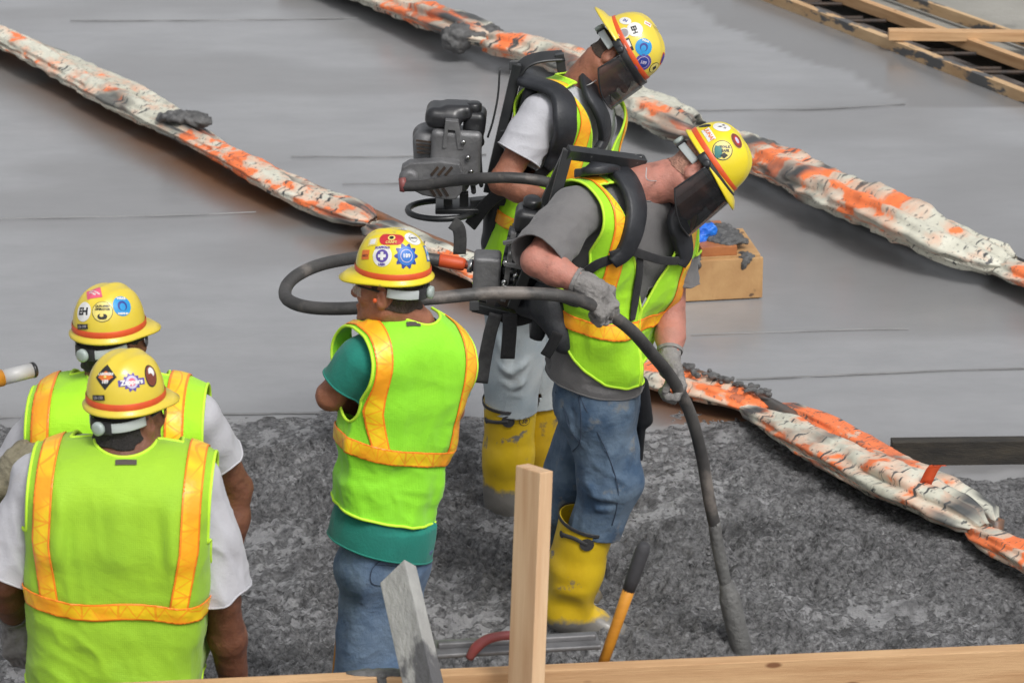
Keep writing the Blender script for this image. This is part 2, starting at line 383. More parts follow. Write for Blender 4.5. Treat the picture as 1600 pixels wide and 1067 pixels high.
M['boot_dirty'] = mat('dirty_yellow_boot', (.60, .38, .012), (.42, .27, .012), rough=.4, scale=6, bump=.25, bscale=14, coat=.1, dirt=(.13, .11, .08), dscale=9, dlo=.60, dhi=.66, zdirt=(.06, .12))
def skin(n, a, b): return mat(n, a, b, rough=.52, scale=26, bump=.3, bscale=170, sss=.12, spec=.4, dirt=tuple(x*.62 for x in b), dscale=20, dlo=.58, dhi=.78)
M['skin_brown'] = skin('brown_skin', (.20, .085, .05), (.155, .062, .038))
M['skin_tan'] = skin('tanned_skin', (.33, .135, .08), (.27, .105, .062))
M['skin_tan2'] = skin('tanned_skin_warm', (.34, .14, .085), (.27, .11, .068))
M['skin_pink'] = skin('sunburnt_skin', (.50, .21, .16), (.42, .19, .145))
def hairmat(n, c): return mat(n, c, tuple(x*1.8 for x in c), rough=.7, scale=60, bump=.9, bscale=160, stretch=(1, 1, .4))
M['hair_black'] = hairmat('black_hair', (.010, .008, .007)); M['hair_dark'] = hairmat('dark_brown_hair', (.03, .018, .012)); M['hair_buzz'] = hairmat('cropped_brown_hair', (.27, .14, .10))
M['eye'] = mat('eye_white', (.6, .58, .55))
M['tag'] = mat('dark_label', (.06, .05, .045), (.09, .07, .06), rough=.7)
M['clear'] = mat('safety_lens', (.6, .62, .62), rough=.1); M['clear'].node_tree.nodes['Principled BSDF'].inputs['Transmission Weight'].default_value = .0
M['clear'].node_tree.nodes['Principled BSDF'].inputs['Alpha'].default_value = .30
M['smoke'] = mat('smoked_visor', (.015, .016, .018), rough=.06); M['smoke'].node_tree.nodes['Principled BSDF'].inputs['Alpha'].default_value = .86
M['smoke_light'] = mat('scratched_visor', (.035, .033, .035), rough=.15); M['smoke_light'].node_tree.nodes['Principled BSDF'].inputs['Alpha'].default_value = .72

def vest_mat(name, c1, c2):
    m = mat(name, c1, c2, rough=.75, scale=5, sheen=.15, dirt=tuple(x*.62 for x in c1), dscale=4, dlo=.66, dhi=.85)
    nt = m.node_tree; N = nt.nodes; L = nt.links
    tc = N.new('ShaderNodeTexCoord'); v = N.new('ShaderNodeTexVoronoi'); v.inputs['Scale'].default_value = 210; v.inputs['Randomness'].default_value = .25
    L.new(tc.outputs['Object'], v.inputs['Vector']); n = N.new('ShaderNodeTexNoise'); n.inputs['Scale'].default_value = 14; n.inputs['Detail'].default_value = 3
    L.new(tc.outputs['Object'], n.inputs['Vector'])
    b1 = N.new('ShaderNodeBump'); b1.inputs['Strength'].default_value = .22; b1.inputs['Distance'].default_value = .004; L.new(v.outputs['Distance'], b1.inputs['Height'])
    b2 = N.new('ShaderNodeBump'); b2.inputs['Strength'].default_value = .25; b2.inputs['Distance'].default_value = .02; L.new(n.outputs[0], b2.inputs['Height']); L.new(b1.outputs[0], b2.inputs['Normal'])
    L.new(b2.outputs[0], N['Principled BSDF'].inputs['Normal']); return m
M['vest'] = vest_mat('lime_mesh_fabric', (.40, .80, .014), (.34, .72, .014))
M['vest_green'] = vest_mat('green_lime_mesh_fabric', (.29, .78, .02), (.25, .70, .02))
M['vest_yellow'] = vest_mat('yellow_lime_fabric', (.33, .59, .02), (.28, .52, .02))
M['piping'] = mat('lime_piping', (.60, .95, .05), (.55, .88, .05), rough=.7)
def tape_mat():
    m = bpy.data.materials.new('orange_reflective_tape'); m.use_nodes = True; nt = m.node_tree; N = nt.nodes; L = nt.links; b = N['Principled BSDF']
    uv = N.new('ShaderNodeUVMap'); sp = N.new('ShaderNodeSeparateXYZ'); L.new(uv.outputs[0], sp.inputs[0])
    def mth(op, a, b_=None, c=None):
        n = N.new('ShaderNodeMath'); n.operation = op
        for i, s in enumerate((a, b_, c)):
            if s is None: continue
            if isinstance(s, (int, float)): n.inputs[i].default_value = s
            else: L.new(s, n.inputs[i])
        return n.outputs[0]
    ac = mth('ABSOLUTE', sp.outputs[1])                   # across, metres from centre line
    inner = mth('LESS_THAN', ac, .0185)
    s = mth('MULTIPLY', sp.outputs[0], 22.0); tri_ = mth('PINGPONG', s, .5)
    yy = mth('MULTIPLY_ADD', sp.outputs[1], 14.7, .25)
    ln1 = mth('LESS_THAN', mth('ABSOLUTE', mth('SUBTRACT', tri_, yy)), .04)
    ln2 = mth('LESS_THAN', mth('ABSOLUTE', mth('SUBTRACT', mth('FRACT', mth('MULTIPLY', s, .5)), .5)), .03)
    ln = mth('MAXIMUM', ln1, ln2)
    n = N.new('ShaderNodeTexNoise'); n.inputs['Scale'].default_value = 9; tc = N.new('ShaderNodeTexCoord'); L.new(tc.outputs['Object'], n.inputs['Vector'])
    mr = N.new('ShaderNodeMapRange'); mr.inputs['From Min'].default_value = .4; mr.inputs['From Max'].default_value = .6; L.new(n.outputs[0], mr.inputs[0])
    x0 = N.new('ShaderNodeMix'); x0.data_type = 'RGBA'; x0.inputs[6].default_value = (.92, .62, .02, 1); x0.inputs[7].default_value = (.95, .38, .02, 1); L.new(mr.outputs[0], x0.inputs[0])
    x1 = N.new('ShaderNodeMix'); x1.data_type = 'RGBA'; L.new(x0.outputs[2], x1.inputs[6]); x1.inputs[7].default_value = (.93, .38, .02, 1); L.new(ln, x1.inputs[0])
    x2 = N.new('ShaderNodeMix'); x2.data_type = 'RGBA'; x2.inputs[6].default_value = (.95, .25, .02, 1); L.new(x1.outputs[2], x2.inputs[7]); L.new(inner, x2.inputs[0])
    L.new(x2.outputs[2], b.inputs['Base Color']); b.inputs['Roughness'].default_value = .38
    n2 = N.new('ShaderNodeTexNoise'); n2.inputs['Scale'].default_value = 30; L.new(tc.outputs['Object'], n2.inputs['Vector'])
    bp = N.new('ShaderNodeBump'); bp.inputs['Strength'].default_value = .3; bp.inputs['Distance'].default_value = .01; L.new(n2.outputs[0], bp.inputs['Height']); L.new(bp.outputs[0], b.inputs['Normal'])
    return m
M['tape'] = tape_mat()
# ================================================================== SETTING
def ground_mat(name, base, base2, wet=None, rough=(.22, .45), scale=3, stretch=(1, 5, 1), bump=.2, bscale=30, bdist=.004, spk=0):
    m = bpy.data.materials.new(name); m.use_nodes = True; nt = m.node_tree; N = nt.nodes; L = nt.links; b = N['Principled BSDF']
    tc = N.new('ShaderNodeTexCoord'); mp = N.new('ShaderNodeMapping'); mp.inputs['Scale'].default_value = stretch; L.new(tc.outputs['Object'], mp.inputs[0])
    n1 = N.new('ShaderNodeTexNoise'); n1.inputs['Scale'].default_value = scale; n1.inputs['Detail'].default_value = 8; n1.inputs['Roughness'].default_value = .65; L.new(mp.outputs[0], n1.inputs[0])
    r1 = N.new('ShaderNodeMapRange'); r1.inputs['From Min'].default_value = .35; r1.inputs['From Max'].default_value = .65; L.new(n1.outputs[0], r1.inputs[0])
    x = N.new('ShaderNodeMix'); x.data_type = 'RGBA'; x.inputs[6].default_value = (*base, 1); x.inputs[7].default_value = (*base2, 1); L.new(r1.outputs[0], x.inputs[0])
    col = x.outputs[2]
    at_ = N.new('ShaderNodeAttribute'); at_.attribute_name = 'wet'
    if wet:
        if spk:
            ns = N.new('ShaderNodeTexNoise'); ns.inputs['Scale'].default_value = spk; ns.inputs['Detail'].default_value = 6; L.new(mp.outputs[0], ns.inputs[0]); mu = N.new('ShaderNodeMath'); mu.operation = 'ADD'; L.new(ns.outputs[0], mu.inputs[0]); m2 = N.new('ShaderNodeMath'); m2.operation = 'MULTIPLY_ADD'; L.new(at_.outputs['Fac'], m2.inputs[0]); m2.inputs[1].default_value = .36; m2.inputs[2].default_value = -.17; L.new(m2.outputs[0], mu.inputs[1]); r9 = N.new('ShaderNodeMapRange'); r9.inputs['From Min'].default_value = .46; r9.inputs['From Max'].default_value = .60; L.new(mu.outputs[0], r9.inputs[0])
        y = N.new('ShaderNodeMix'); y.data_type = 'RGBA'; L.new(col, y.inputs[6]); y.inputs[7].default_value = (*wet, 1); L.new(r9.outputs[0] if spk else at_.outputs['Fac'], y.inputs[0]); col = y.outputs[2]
    if spk:
        nm = N.new('ShaderNodeTexNoise'); nm.inputs['Scale'].default_value = 4.5; nm.inputs['Detail'].default_value = 7; nm.inputs['Roughness'].default_value = .68; L.new(mp.outputs[0], nm.inputs[0])
        rm_ = N.new('ShaderNodeMapRange'); rm_.inputs['From Min'].default_value = .50; rm_.inputs['From Max'].default_value = .64; rm_.inputs['To Max'].default_value = .62; L.new(nm.outputs[0], rm_.inputs[0])
        ym = N.new('ShaderNodeMix'); ym.data_type = 'RGBA'; L.new(col, ym.inputs[6]); ym.inputs[7].default_value = (.05, .05, .052, 1); L.new(rm_.outputs[0], ym.inputs[0]); col = ym.outputs[2]
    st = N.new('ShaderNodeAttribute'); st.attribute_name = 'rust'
    z = N.new('ShaderNodeMix'); z.data_type = 'RGBA'; L.new(col, z.inputs[6]); z.inputs[7].default_value = (.17, .085, .045, 1); L.new(st.outputs['Fac'], z.inputs[0]); col = z.outputs[2]  # brown of the mirrored side form and residue, mixed into the colour
    L.new(col, b.inputs['Base Color'])
    n2 = N.new('ShaderNodeTexNoise'); n2.inputs['Scale'].default_value = 1.1; n2.inputs['Detail'].default_value = 5; L.new(mp.outputs[0], n2.inputs[0])
    r2 = N.new('ShaderNodeMapRange'); r2.inputs['From Min'].default_value = .35; r2.inputs['From Max'].default_value = .65; r2.inputs['To Min'].default_value = rough[0]; r2.inputs['To Max'].default_value = rough[1]
    L.new(n2.outputs[0], r2.inputs[0]); L.new(r2.outputs[0], b.inputs['Roughness'])
    n3 = N.new('ShaderNodeTexNoise'); n3.inputs['Scale'].default_value = bscale; n3.inputs['Detail'].default_value = 6; n3.inputs['Roughness'].default_value = .7; L.new(mp.outputs[0], n3.inputs[0])
    bp = N.new('ShaderNodeBump'); bp.inputs['Strength'].default_value = bump; bp.inputs['Distance'].default_value = bdist; L.new(n3.outputs[0], bp.inputs['Height']); L.new(bp.outputs[0], b.inputs['Normal'])
    return m
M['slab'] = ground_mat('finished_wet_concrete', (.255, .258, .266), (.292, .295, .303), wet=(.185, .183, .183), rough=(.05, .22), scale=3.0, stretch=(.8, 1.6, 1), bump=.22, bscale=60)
M['rough'] = ground_mat('fresh_rough_concrete', (.075, .075, .078), (.34, .34, .347), wet=(.42, .42, .43), rough=(.08, .32), scale=52, stretch=(1, 1.15, 1), bump=1.0, bscale=95, bdist=.022, spk=62)
M['oldconc'] = mat('dusty_old_concrete', (.32, .31, .28), (.24, .235, .21), rough=.9, scale=2, bump=.4, dirt=(.11, .11, .10), dscale=1.7, dlo=.56, dhi=.68)
M['base'] = mat('dark_bay_base', (.085, .075, .07), (.15, .13, .12), rough=.7, scale=8, bump=.6, bscale=20)
M['earth'] = mat('site_ground', (.25, .24, .22), (.32, .31, .29), rough=.9, scale=.6)

M['crumb'] = mat('concrete_crumb', (.17, .17, .172), (.10, .10, .102), rough=.4, scale=30)
def line_side(P, poly):                     # signed distance to a polyline in the ground plane (+ = right/up side of it)
    best = np.full(len(P), 1e9); sg = np.zeros(len(P))
    for a, b in zip(poly[:-1], poly[1:]):
        a = np.asarray(a)[:2]; b = np.asarray(b)[:2]; ab = b-a
        t = np.clip(((P-a)@ab)/(ab@ab), 0, 1); q = P-a-np.outer(t, ab); d = np.linalg.norm(q, axis=1)
        c = ab[0]*(P[:, 1]-a[1])-ab[1]*(P[:, 0]-a[0]); m = d < best
        best[m] = d[m]; sg[m] = np.sign(c[m])
    return best*sg
LR = [(-150, -5), (-60, 35), (0, 62), (100, 108), (200, 158), (300, 215), (400, 268), (480, 303), (575, 343), (650, 378), (750, 420), (850, 475), (930, 525), (1010, 575), (1100, 605),
      (1200, 645), (1300, 705), (1400, 757), (1500, 808), (1560, 838), (1600, 870), (1680, 915), (1900, 1030)]
LRg = [ground(u, v+8) for u, v in LR]
YB = ground(500, 652)[1]; YB2 = ground(1550, 738)[1]
def rough_mask(P):                          # > 0 inside the rough, not yet screeded concrete
    s = line_side(P, LRg)
    wob = .12*vnoise(np.c_[P*1.3, np.zeros(len(P))], 1, 5)+.09*vnoise(np.c_[P*6, np.zeros(len(P))], 1, 6)
    a = np.minimum(YB+wob-P[:, 1], -s+.0)
    b = np.minimum(YB2+wob*.7-P[:, 1], s+.0)
    return np.maximum(a, b)
def grid(x0, x1, y0, y1, h):
    nx = int((x1-x0)/h)+1; ny = int((y1-y0)/h)+1
    X, Y = np.meshgrid(np.linspace(x0, x1, nx), np.linspace(y0, y1, ny), indexing='ij'); P = np.c_[X.ravel(), Y.ravel()]
    i = np.arange(nx-1)[:, None]*ny+np.arange(ny-1)[None]; Q = np.stack([i, i+ny, i+ny+1, i+1], -1).reshape(-1, 4)
    return P, Q
FORMA = [ground(u, v) for u, v in ((1020, -75), (1180, -12), (1640, 172), (1900, 276))]
# the big ground sheet, out past the horizon
V, F = np.array([(-900, -900, -.25), (900, -900, -.25), (900, 900, -.25), (-900, 900, -.25)], float), [(0, 1, 2, 3)]
prop(make('ground', V, F, M['earth']), kind='structure')
# finished slab
P, Q = grid(-7, 7, 6.0, 23.0, .05)
rm = rough_mask(P); sA = line_side(P, FORMA)
z = .0022*fbm(np.c_[P[:, 0]*.5, P[:, 1]*2, P[:, 0]*0], 1.5, 3, 3)
z = np.where(rm > .10, -.07, z)
drk = [ground(u, v) for u, v in ((1000, -60), (1060, -5), (1110, 28), (1170, 60), (1215, 78), (1240, 92), (1320, 112), (1415, 163), (1500, 205), (1700, 260))]
jag = .07*fbm(np.c_[P, P[:, 0]*0], 3, 3, 11)
sD = line_side(P, drk)+jag
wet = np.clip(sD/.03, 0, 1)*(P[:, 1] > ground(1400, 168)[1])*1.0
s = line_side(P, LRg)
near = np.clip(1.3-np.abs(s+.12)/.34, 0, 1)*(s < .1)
wet = np.maximum(wet, near*1.0)  # dark reflection and residue along the left roll, painted via this mask
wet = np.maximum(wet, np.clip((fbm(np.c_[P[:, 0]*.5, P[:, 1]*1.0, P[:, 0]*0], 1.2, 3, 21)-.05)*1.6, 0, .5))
rust = np.clip(1.15-np.abs(s+.16)/.22, 0, 1)*(s < .05)*np.clip(.8+fbm(np.c_[P, P[:, 0]*0], 2.5, 3, 31)*1.6, 0, 1)*np.clip((P[:, 0]+3.4)*.5, .3, 1)*.95  # reflection of the rusty form, with some residue, painted into slab colour
Q = Q[(sA[Q] < 0).any(1)]
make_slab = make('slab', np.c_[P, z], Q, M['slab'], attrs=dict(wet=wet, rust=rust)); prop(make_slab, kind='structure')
# fresh rough concrete
P, Q = grid(-2.5, 2.9, 6.5, 12.75, .0105)
rm = rough_mask(P); P3 = np.c_[P, P[:, 0]*0]
warp = P3+.03*np.c_[vnoise(P3, 9, 41), vnoise(P3, 9, 42), P[:, 0]*0]
big = fbm(P3*A(1, 1.4, 1), 1.6, 3, 51)
clod = 1-np.abs(vnoise(warp, 19, 52)); clod2 = 1-np.abs(vnoise(warp, 42, 53)); fine = vnoise(P3, 75, 54)
rg = np.clip(.45+big*.9+.4*fbm(P3, 4, 2, 55), 0, 1)            # where it is coarse, where slurry has closed the surface
h = .030*big + (.25+.75*rg)*(.026*clod+.017*clod2+.009*fine-.026)
furrow = np.clip(vnoise(P3*A(.5, 2.2, 1), 2.0, 56)-.35, 0, 1); h -= .06*furrow
pit = np.clip(vnoise(warp*A(1, 1.25, 1), 30, 63)-.18, 0, 1)+.8*np.clip(vnoise(warp, 52, 64)-.25, 0, 1); h -= .035*pit*(.35+.65*rg)
h += .012*np.abs(vnoise(P3*A(1.0, 1.5, 1), 7, 65))
h += .02
rowm = np.clip(vnoise(P3*A(.7, 1.3, 1), 1.4, 81)+.15, 0, 1); rows = np.clip(1-np.abs(vnoise((P3+.06*np.c_[vnoise(P3, 5, 82), vnoise(P3, 5, 83), P[:, 0]*0])*A(1, 2.2, 1), 3.2, 84))*3.2, 0, 1); h += .040*rows*rowm-.020*np.clip(vnoise(P3*A(1, 1.8, 1), 5, 85)-.3, 0, 1)*2
inn = np.clip(rm/.45, 0, 1)**.7; h = 1.35*h*inn-.004*(1-inn)
h = np.where(rm < -.0, -.05, h)
wt = np.clip((.62-rg)*1.5+.12+.35*np.clip(.6-P[:, 0]*.8, 0, 1), 0, 1)*np.clip(vnoise(P3*A(1, 1.3, 1), 34, 57)*2.2+.9*vnoise(P3, 11, 58)+.25, 0, 1)
wt = wt*(1-.85*np.clip(rows*rowm*1.5, 0, 1))
Q = Q[(rm[Q] > -.03).any(1)]
rough_o = make('fresh_concrete', np.c_[P, h], Q, M['rough'], attrs=dict(wet=wt, rust=P[:, 0]*0)); prop(rough_o, kind='structure')
_gx, _gy = (np.linspace(-2.5, 2.9, int(5.4/.0105)+1), np.linspace(6.5, 12.75, int(6.25/.0105)+1))
HG = h.reshape(len(_gx), len(_gy))
def hz(x, y):
    i = int(np.clip((x+2.5)/5.4*(len(_gx)-1), 0, len(_gx)-1)); j = int(np.clip((y-6.5)/6.25*(len(_gy)-1), 0, len(_gy)-1)); return HG[i, j]
# loose stones and crumbs lying in it
ico = bmesh.new(); bmesh.ops.create_icosphere(ico, subdivisions=1, radius=1)
iv = np.array([v.co[:] for v in ico.verts]); iF = np.array([[v.index for v in f.verts] for f in ico.faces]); ico.free()
n = 14000; xs = rng.uniform(-2.3, 2.8, n); ys = rng.uniform(6.7, 12.5, n); pp = np.c_[xs, ys]
keep = (rough_mask(pp) > .02) & (vnoise(np.c_[pp, xs*0], 2.2, 61) > -.25-rng.random(n)*.5); pp = pp[keep]; n = len(pp)
rad = .002+.006*rng.random(n)**2.2
zz = np.array([hz(*q) for q in pp])
VV = (iv[None]*(rng.uniform(.6, 1.2, (n, 12, 1)))*rad[:, None, None]*A(1.2, 1, .8)+np.c_[pp, zz+rad*.35][:, None, :]).reshape(-1, 3)
FF = (iF[None]+12*np.arange(n)[:, None, None]).reshape(-1, 3)
prop(make('concrete_crumbs', VV, FF, M['crumb']), label='loose grey crumbs and stones lying on the rough fresh concrete', cat='rubble', kind='stuff')
# straightedge lines left in the slab
def joint(pts, wd=.010, mt=None):
    g = [ground(u, v) for u, v in pts]; g = spline(g, 12); t = np.gradient(g, axis=0); t /= np.linalg.norm(t, axis=1)[:, None]
    nn = np.c_[-t[:, 1], t[:, 0], t[:, 0]*0]; ww = wd*.55*np.clip(.35+1.3*np.abs(vnoise(g, 4, 71)), .2, 1.3)
    g = g+nn*(.006*vnoise(g, 3, 72))[:, None]
    V = np.vstack([g-nn*ww[:, None], g+A(0, 0, .004), g+nn*ww[:, None]]); V[:, 2] += .004; m = len(g)
    F = [(i+k*m, i+1+k*m, i+1+(k+1)*m, i+(k+1)*m) for i in range(m-1) for k in (0, 1)]
    return make('joint_line', V, F, mt or M['jl'], parent=make_slab)
M['jl'] = mat('joint_shadow_concrete', (.16, .16, .16), (.24, .24, .24), rough=.3, scale=6)  # dark grey of the straightedge lines themselves
M['jl2'] = mat('faint_joint_concrete', (.20, .20, .20), (.27, .27, .27), rough=.4, scale=6)
for pts, wd, k in (([(110, 34), (350, 33), (560, 30)], .010, 'jl2'), ([(455, 246), (600, 247), (760, 243)], .016, 'jl'), ([(535, 289), (640, 288), (760, 284)], .014, 'jl'),
                   ([(-40, 344), (120, 341), (300, 337), (400, 333)], .008, 'jl2'), ([(1055, 175), (1180, 173), (1300, 171), (1415, 164)], .014, 'jl'),
                   ([(1150, 594), (1250, 590), (1400, 583), (1640, 575)], .010, 'jl'), ([(1080, 524), (1300, 518), (1420, 515)], .006, 'jl2'),
                   ([(-40, 655), (120, 652), (300, 648), (520, 646), (700, 640)], .013, 'jl')):
    joint(pts, wd, M[k])

# ------------------------------------------------------------------ plastic wrapped side forms
def roll_mat():
    m = bpy.data.materials.new('spattered_white_sheet'); m.use_nodes = True; nt = m.node_tree; N = nt.nodes; L = nt.links; b = N['Principled BSDF']
    uv = N.new('ShaderNodeUVMap')
    def noise(sc, st, det=4, off=0):
        mp = N.new('ShaderNodeMapping'); mp.inputs['Scale'].default_value = st; mp.inputs['Location'].default_value = (off, off*.7, 0); L.new(uv.outputs[0], mp.inputs[0])
        n = N.new('ShaderNodeTexNoise'); n.inputs['Scale'].default_value = sc; n.inputs['Detail'].default_value = det; L.new(mp.outputs[0], n.inputs[0]); return n.outputs[0]
    def rp(s, a, c):
        r = N.new('ShaderNodeMapRange'); r.inputs['From Min'].default_value = a; r.inputs['From Max'].default_value = c; L.new(s, r.inputs[0]); return r.outputs[0]
    def mth(op, a, c):
        n = N.new('ShaderNodeMath'); n.operation = op
        for i, s in enumerate((a, c)):
            if isinstance(s, (int, float)): n.inputs[i].default_value = s
            else: L.new(s, n.inputs[i])
        return n.outputs[0]
    def mix(f, a, c):
        x = N.new('ShaderNodeMix'); x.data_type = 'RGBA'; L.new(f, x.inputs[0])
        for s, i in ((a, 6), (c, 7)):
            if isinstance(s, tuple): x.inputs[i].default_value = (*s, 1)
            else: L.new(s, x.inputs[i])
        return x.outputs[2]
    sep = N.new('ShaderNodeSeparateXYZ'); L.new(uv.outputs[0], sep.inputs[0])
    c = mix(rp(noise(3, (1, 2, 1)), .4, .62), (.66, .65, .55), (.54, .53, .44))
    at_ = N.new('ShaderNodeAttribute'); at_.attribute_name = 'paint'
    pn = mth('ADD', at_.outputs['Fac'], mth('MULTIPLY', mth('SUBTRACT', noise(8, (1, 1.4, 1), 8, 3.3), .5), 3.6))
    c = mix(mth('MULTIPLY', rp(pn, -.1, .55), .55), c, (.80, .30, .14))
    c = mix(rp(pn, .44, .60), c, (.92, .22, .07))
    dk = mth('MULTIPLY', rp(noise(1.6, (1, 1.2, 1), 5, 9.1), .56, .64), .85)          # grey mortar patches
    st = mth('MULTIPLY', rp(noise(15, (2.6, .7, 1), 6, 1.7), .585, .62), rp(noise(1.3, (1, 1, 1), 2, 5), .40, .52))    # short dark drips
    at2 = N.new('ShaderNodeAttribute'); at2.attribute_name = 'muddy'
    sp_ = mth('MULTIPLY', rp(noise(60, (1, 1, 1), 3, 2.2), .60, .66), .7)
    k = mth('MAXIMUM', mth('MAXIMUM', dk, mth('MAXIMUM', st, sp_)), at2.outputs['Fac'])
    c = mix(k, c, (.075, .078, .078))
    L.new(c, b.inputs['Base Color']); b.inputs['Roughness'].default_value = .5
    bp = N.new('ShaderNodeBump'); bp.inputs['Strength'].default_value = .6; bp.inputs['Distance'].default_value = .02; L.new(noise(6, (2.5, 1, 1), 6), bp.inputs['Height']); L.new(bp.outputs[0], b.inputs['Normal'])
    return m
M['roll'] = roll_mat()
def px_half(Y): return
def sheet_roll(pts, label, seed, paint=(.0, .5), mud=(), back=.055, group='painted plastic sheeting rolls over the bay edges'):
    """pts: (u, v centre, half thickness in picture px, height of centre above slab)"""
    cen = []; rr = []
    for u, v, hp in pts:
        g = ground(u, v); sc = FPX/((g-CP)@cF); r = hp/sc*1.0; g = ground(u, v, .035+r); cen.append(g); rr.append(r*.84)
    L_ = spline(np.c_[np.array(cen), np.array(rr)], 26); P = L_[:, :3]; r = L_[:, 3]
    d = np.r_[0, np.cumsum(np.linalg.norm(np.diff(P, axis=0), axis=1))]
    s = np.arange(0, d[-1], .016); P = np.stack([np.interp(s, d, P[:, c]) for c in range(3)], 1); r = np.interp(s, d, r)
    m = len(P); n = 40; T = np.gradient(P, axis=0); T /= np.linalg.norm(T, axis=1)[:, None]
    side = np.cross(T, A(0, 0, 1)); side /= np.linalg.norm(side, axis=1)[:, None]; up = np.cross(side, T)
    th = np.arange(n)*2*math.pi/n; parts = []; uvs = []; pts_ = []; muds = []
    for lobe in (0, 1):
        q = lambda a, sc, sd: vnoise(np.c_[s*sc, s*0+a, s*0], 1, seed*10+sd+lobe*5)
        Vs = []
        S, TH = np.meshgrid(s, th, indexing='ij'); cs = np.c_[S.ravel()*1.6+lobe*9, np.cos(TH.ravel())*1.1, np.sin(TH.ravel())*1.1]
        fold = fbm(cs*A(1.2, 2.2, 2.2), 1.0, 4, seed+lobe).reshape(S.shape)
        ridge = (1-np.abs(vnoise(cs*A(1.0, 2.6, 2.6), 1.0, seed+33+lobe)).reshape(S.shape)*2)
        cr = vnoise(cs*A(9, 2, 2), 1, seed+77).reshape(S.shape)
        R0 = r*(1.0 if lobe == 0 else .80)*(1+.16*q(0, .9, 1))
        long_ = 1-2*np.abs(vnoise(np.c_[S.ravel()*.55+.35*vnoise(np.c_[S.ravel()*3, TH.ravel(), TH.ravel()*0], 1, seed+5), TH.ravel()*1.35+lobe*4, TH.ravel()*0], 1.0, seed+41)).reshape(S.shape)
        cr2 = (1-2*np.abs(vnoise(cs*A(5, 3.5, 3.5), 1, seed+78))).reshape(S.shape)
        rad = R0[:, None]*(1+.34*fold+.20*ridge*(.5+.5*np.sin(TH))+.20*long_*(.6+.4*np.sin(TH))+.11*cr+.11*cr2)
        ox = q(1, .7, 2)*.025 + (0 if lobe == 0 else -back*(1+.5*q(2, .8, 3))); oz = q(3, .9, 4)*.02+(0 if lobe == 0 else -.012)
        flat = .66
        Pp = P[:, None, :]+side[:, None, :]*(ox[:, None]+rad*np.cos(TH)*1.22)[..., None]+up[:, None, :]*(oz[:, None]+rad*np.sin(TH)*flat)[..., None]
        Pp[..., 2] = np.maximum(Pp[..., 2], .004)
        e = np.minimum(np.arange(m), np.arange(m)[::-1]); pin = np.clip(.6+e/4*.4, 0, 1)
        Pp = P[:, None, :]+(Pp-P[:, None, :])*pin[:, None, None]
        F = [(i*n+j, i*n+(j+1) % n, (i+1)*n+(j+1) % n, (i+1)*n+j) for i in range(m-1) for j in range(n)]
        F += [tuple(range(n)), tuple(range((m-1)*n, m*n))[::-1]]
        parts.append((Pp.reshape(-1, 3), F)); uvs.append(np.c_[S.ravel()+lobe*7+seed*3.1, TH.ravel()*r.mean()])
        topn = np.sin(TH)*.6+.25*np.cos(TH+1.0)
        pn = fbm(np.c_[S.ravel()*1.5, TH.ravel()*0+lobe, TH.ravel()*0], 1.0, 2, seed+88).reshape(S.shape)
        pts_.append((paint[0]+(.08 if lobe == 0 else -.22)+paint[1]*(pn*1.5+topn-.25)).ravel())
        mk = np.zeros_like(S)
        for c0, wd in mud: mk = np.maximum(mk, np.clip(1.4-np.abs(S/s[-1]-c0+.01*np.sin(TH*3))/wd, 0, 1)*np.clip(.75+fold*1.5, 0, 1))
        muds.append(mk.ravel())
    V, F = join(parts)
    o = make('sheet_roll', V, F, M['roll'], origin=tuple(P[m//2]*A(1, 1, 0)), uv=np.vstack(uvs), attrs=dict(paint=np.concatenate(pts_), muddy=np.concatenate(muds)))
    prop(o, label=label, cat='plastic sheeting', group=group); return o
sheet_roll([(-170, -8, 22), (-60, 40, 26), (0, 66, 24), (100, 110, 25), (200, 158, 26), (300, 215, 18), (400, 266, 22), (480, 303, 22), (545, 328, 22), (585, 345, 14)],
           'long speckled sheeting roll with orange paint running down from the upper left corner', 1, (.24, .50), mud=((.655, .035), (.985, .03)))
sheet_roll([(580, 352, 20), (650, 378, 20), (750, 420, 22), (850, 475, 23), (930, 525, 22), (1010, 578, 22), (1080, 597, 23), (1150, 618, 20), (1205, 640, 12)],
           'sheeting roll running behind the two vibrator men, wet crumbs heaped on its right end', 2, (.12, .5), mud=((.02, .03), (.72, .02)))
sheet_roll([(1160, 636, 15), (1215, 662, 24), (1300, 705, 32), (1380, 745, 40), (1450, 778, 38), (1500, 802, 32), (1540, 826, 22)],
           'fat twisted sheeting roll with a long orange stripe right of the vibrator head', 3, (.36, .55), mud=((.06, .04), (.93, .05)), back=.13)
sheet_roll([(1520, 826, 14), (1560, 843, 20), (1610, 872, 24), (1700, 925, 26), (1900, 1030, 26)],
           'pale sheeting roll end leaving the picture at the right edge', 4, (-.05, .5))
sheet_roll([(440, -55, 18), (560, -8, 18), (640, 22, 23), (700, 42, 28), (745, 60, 26), (775, 70, 15)],
           'sheeting roll with grey mortar patch at the top edge, left of the rear man', 5, (.02, .5), mud=((.86, .08),), back=.08)
sheet_roll([(765, 66, 16), (800, 72, 26), (850, 84, 26), (900, 105, 24), (960, 148, 24), (1010, 172, 30), (1060, 195, 32), (1095, 212, 18)],
           'sheeting roll passing behind the rear man and his visor', 6, (-.05, .5), mud=((.97, .06),), back=.08)
sheet_roll([(1120, 218, 26), (1170, 243, 34), (1250, 283, 34), (1350, 328, 36), (1430, 362, 38), (1500, 390, 32), (1575, 414, 24)],
           'wide creased sheeting roll with black dashes right of the grey shirted man', 7, (-.08, .55), mud=((.18, .04), (.42, .025)), back=.12)
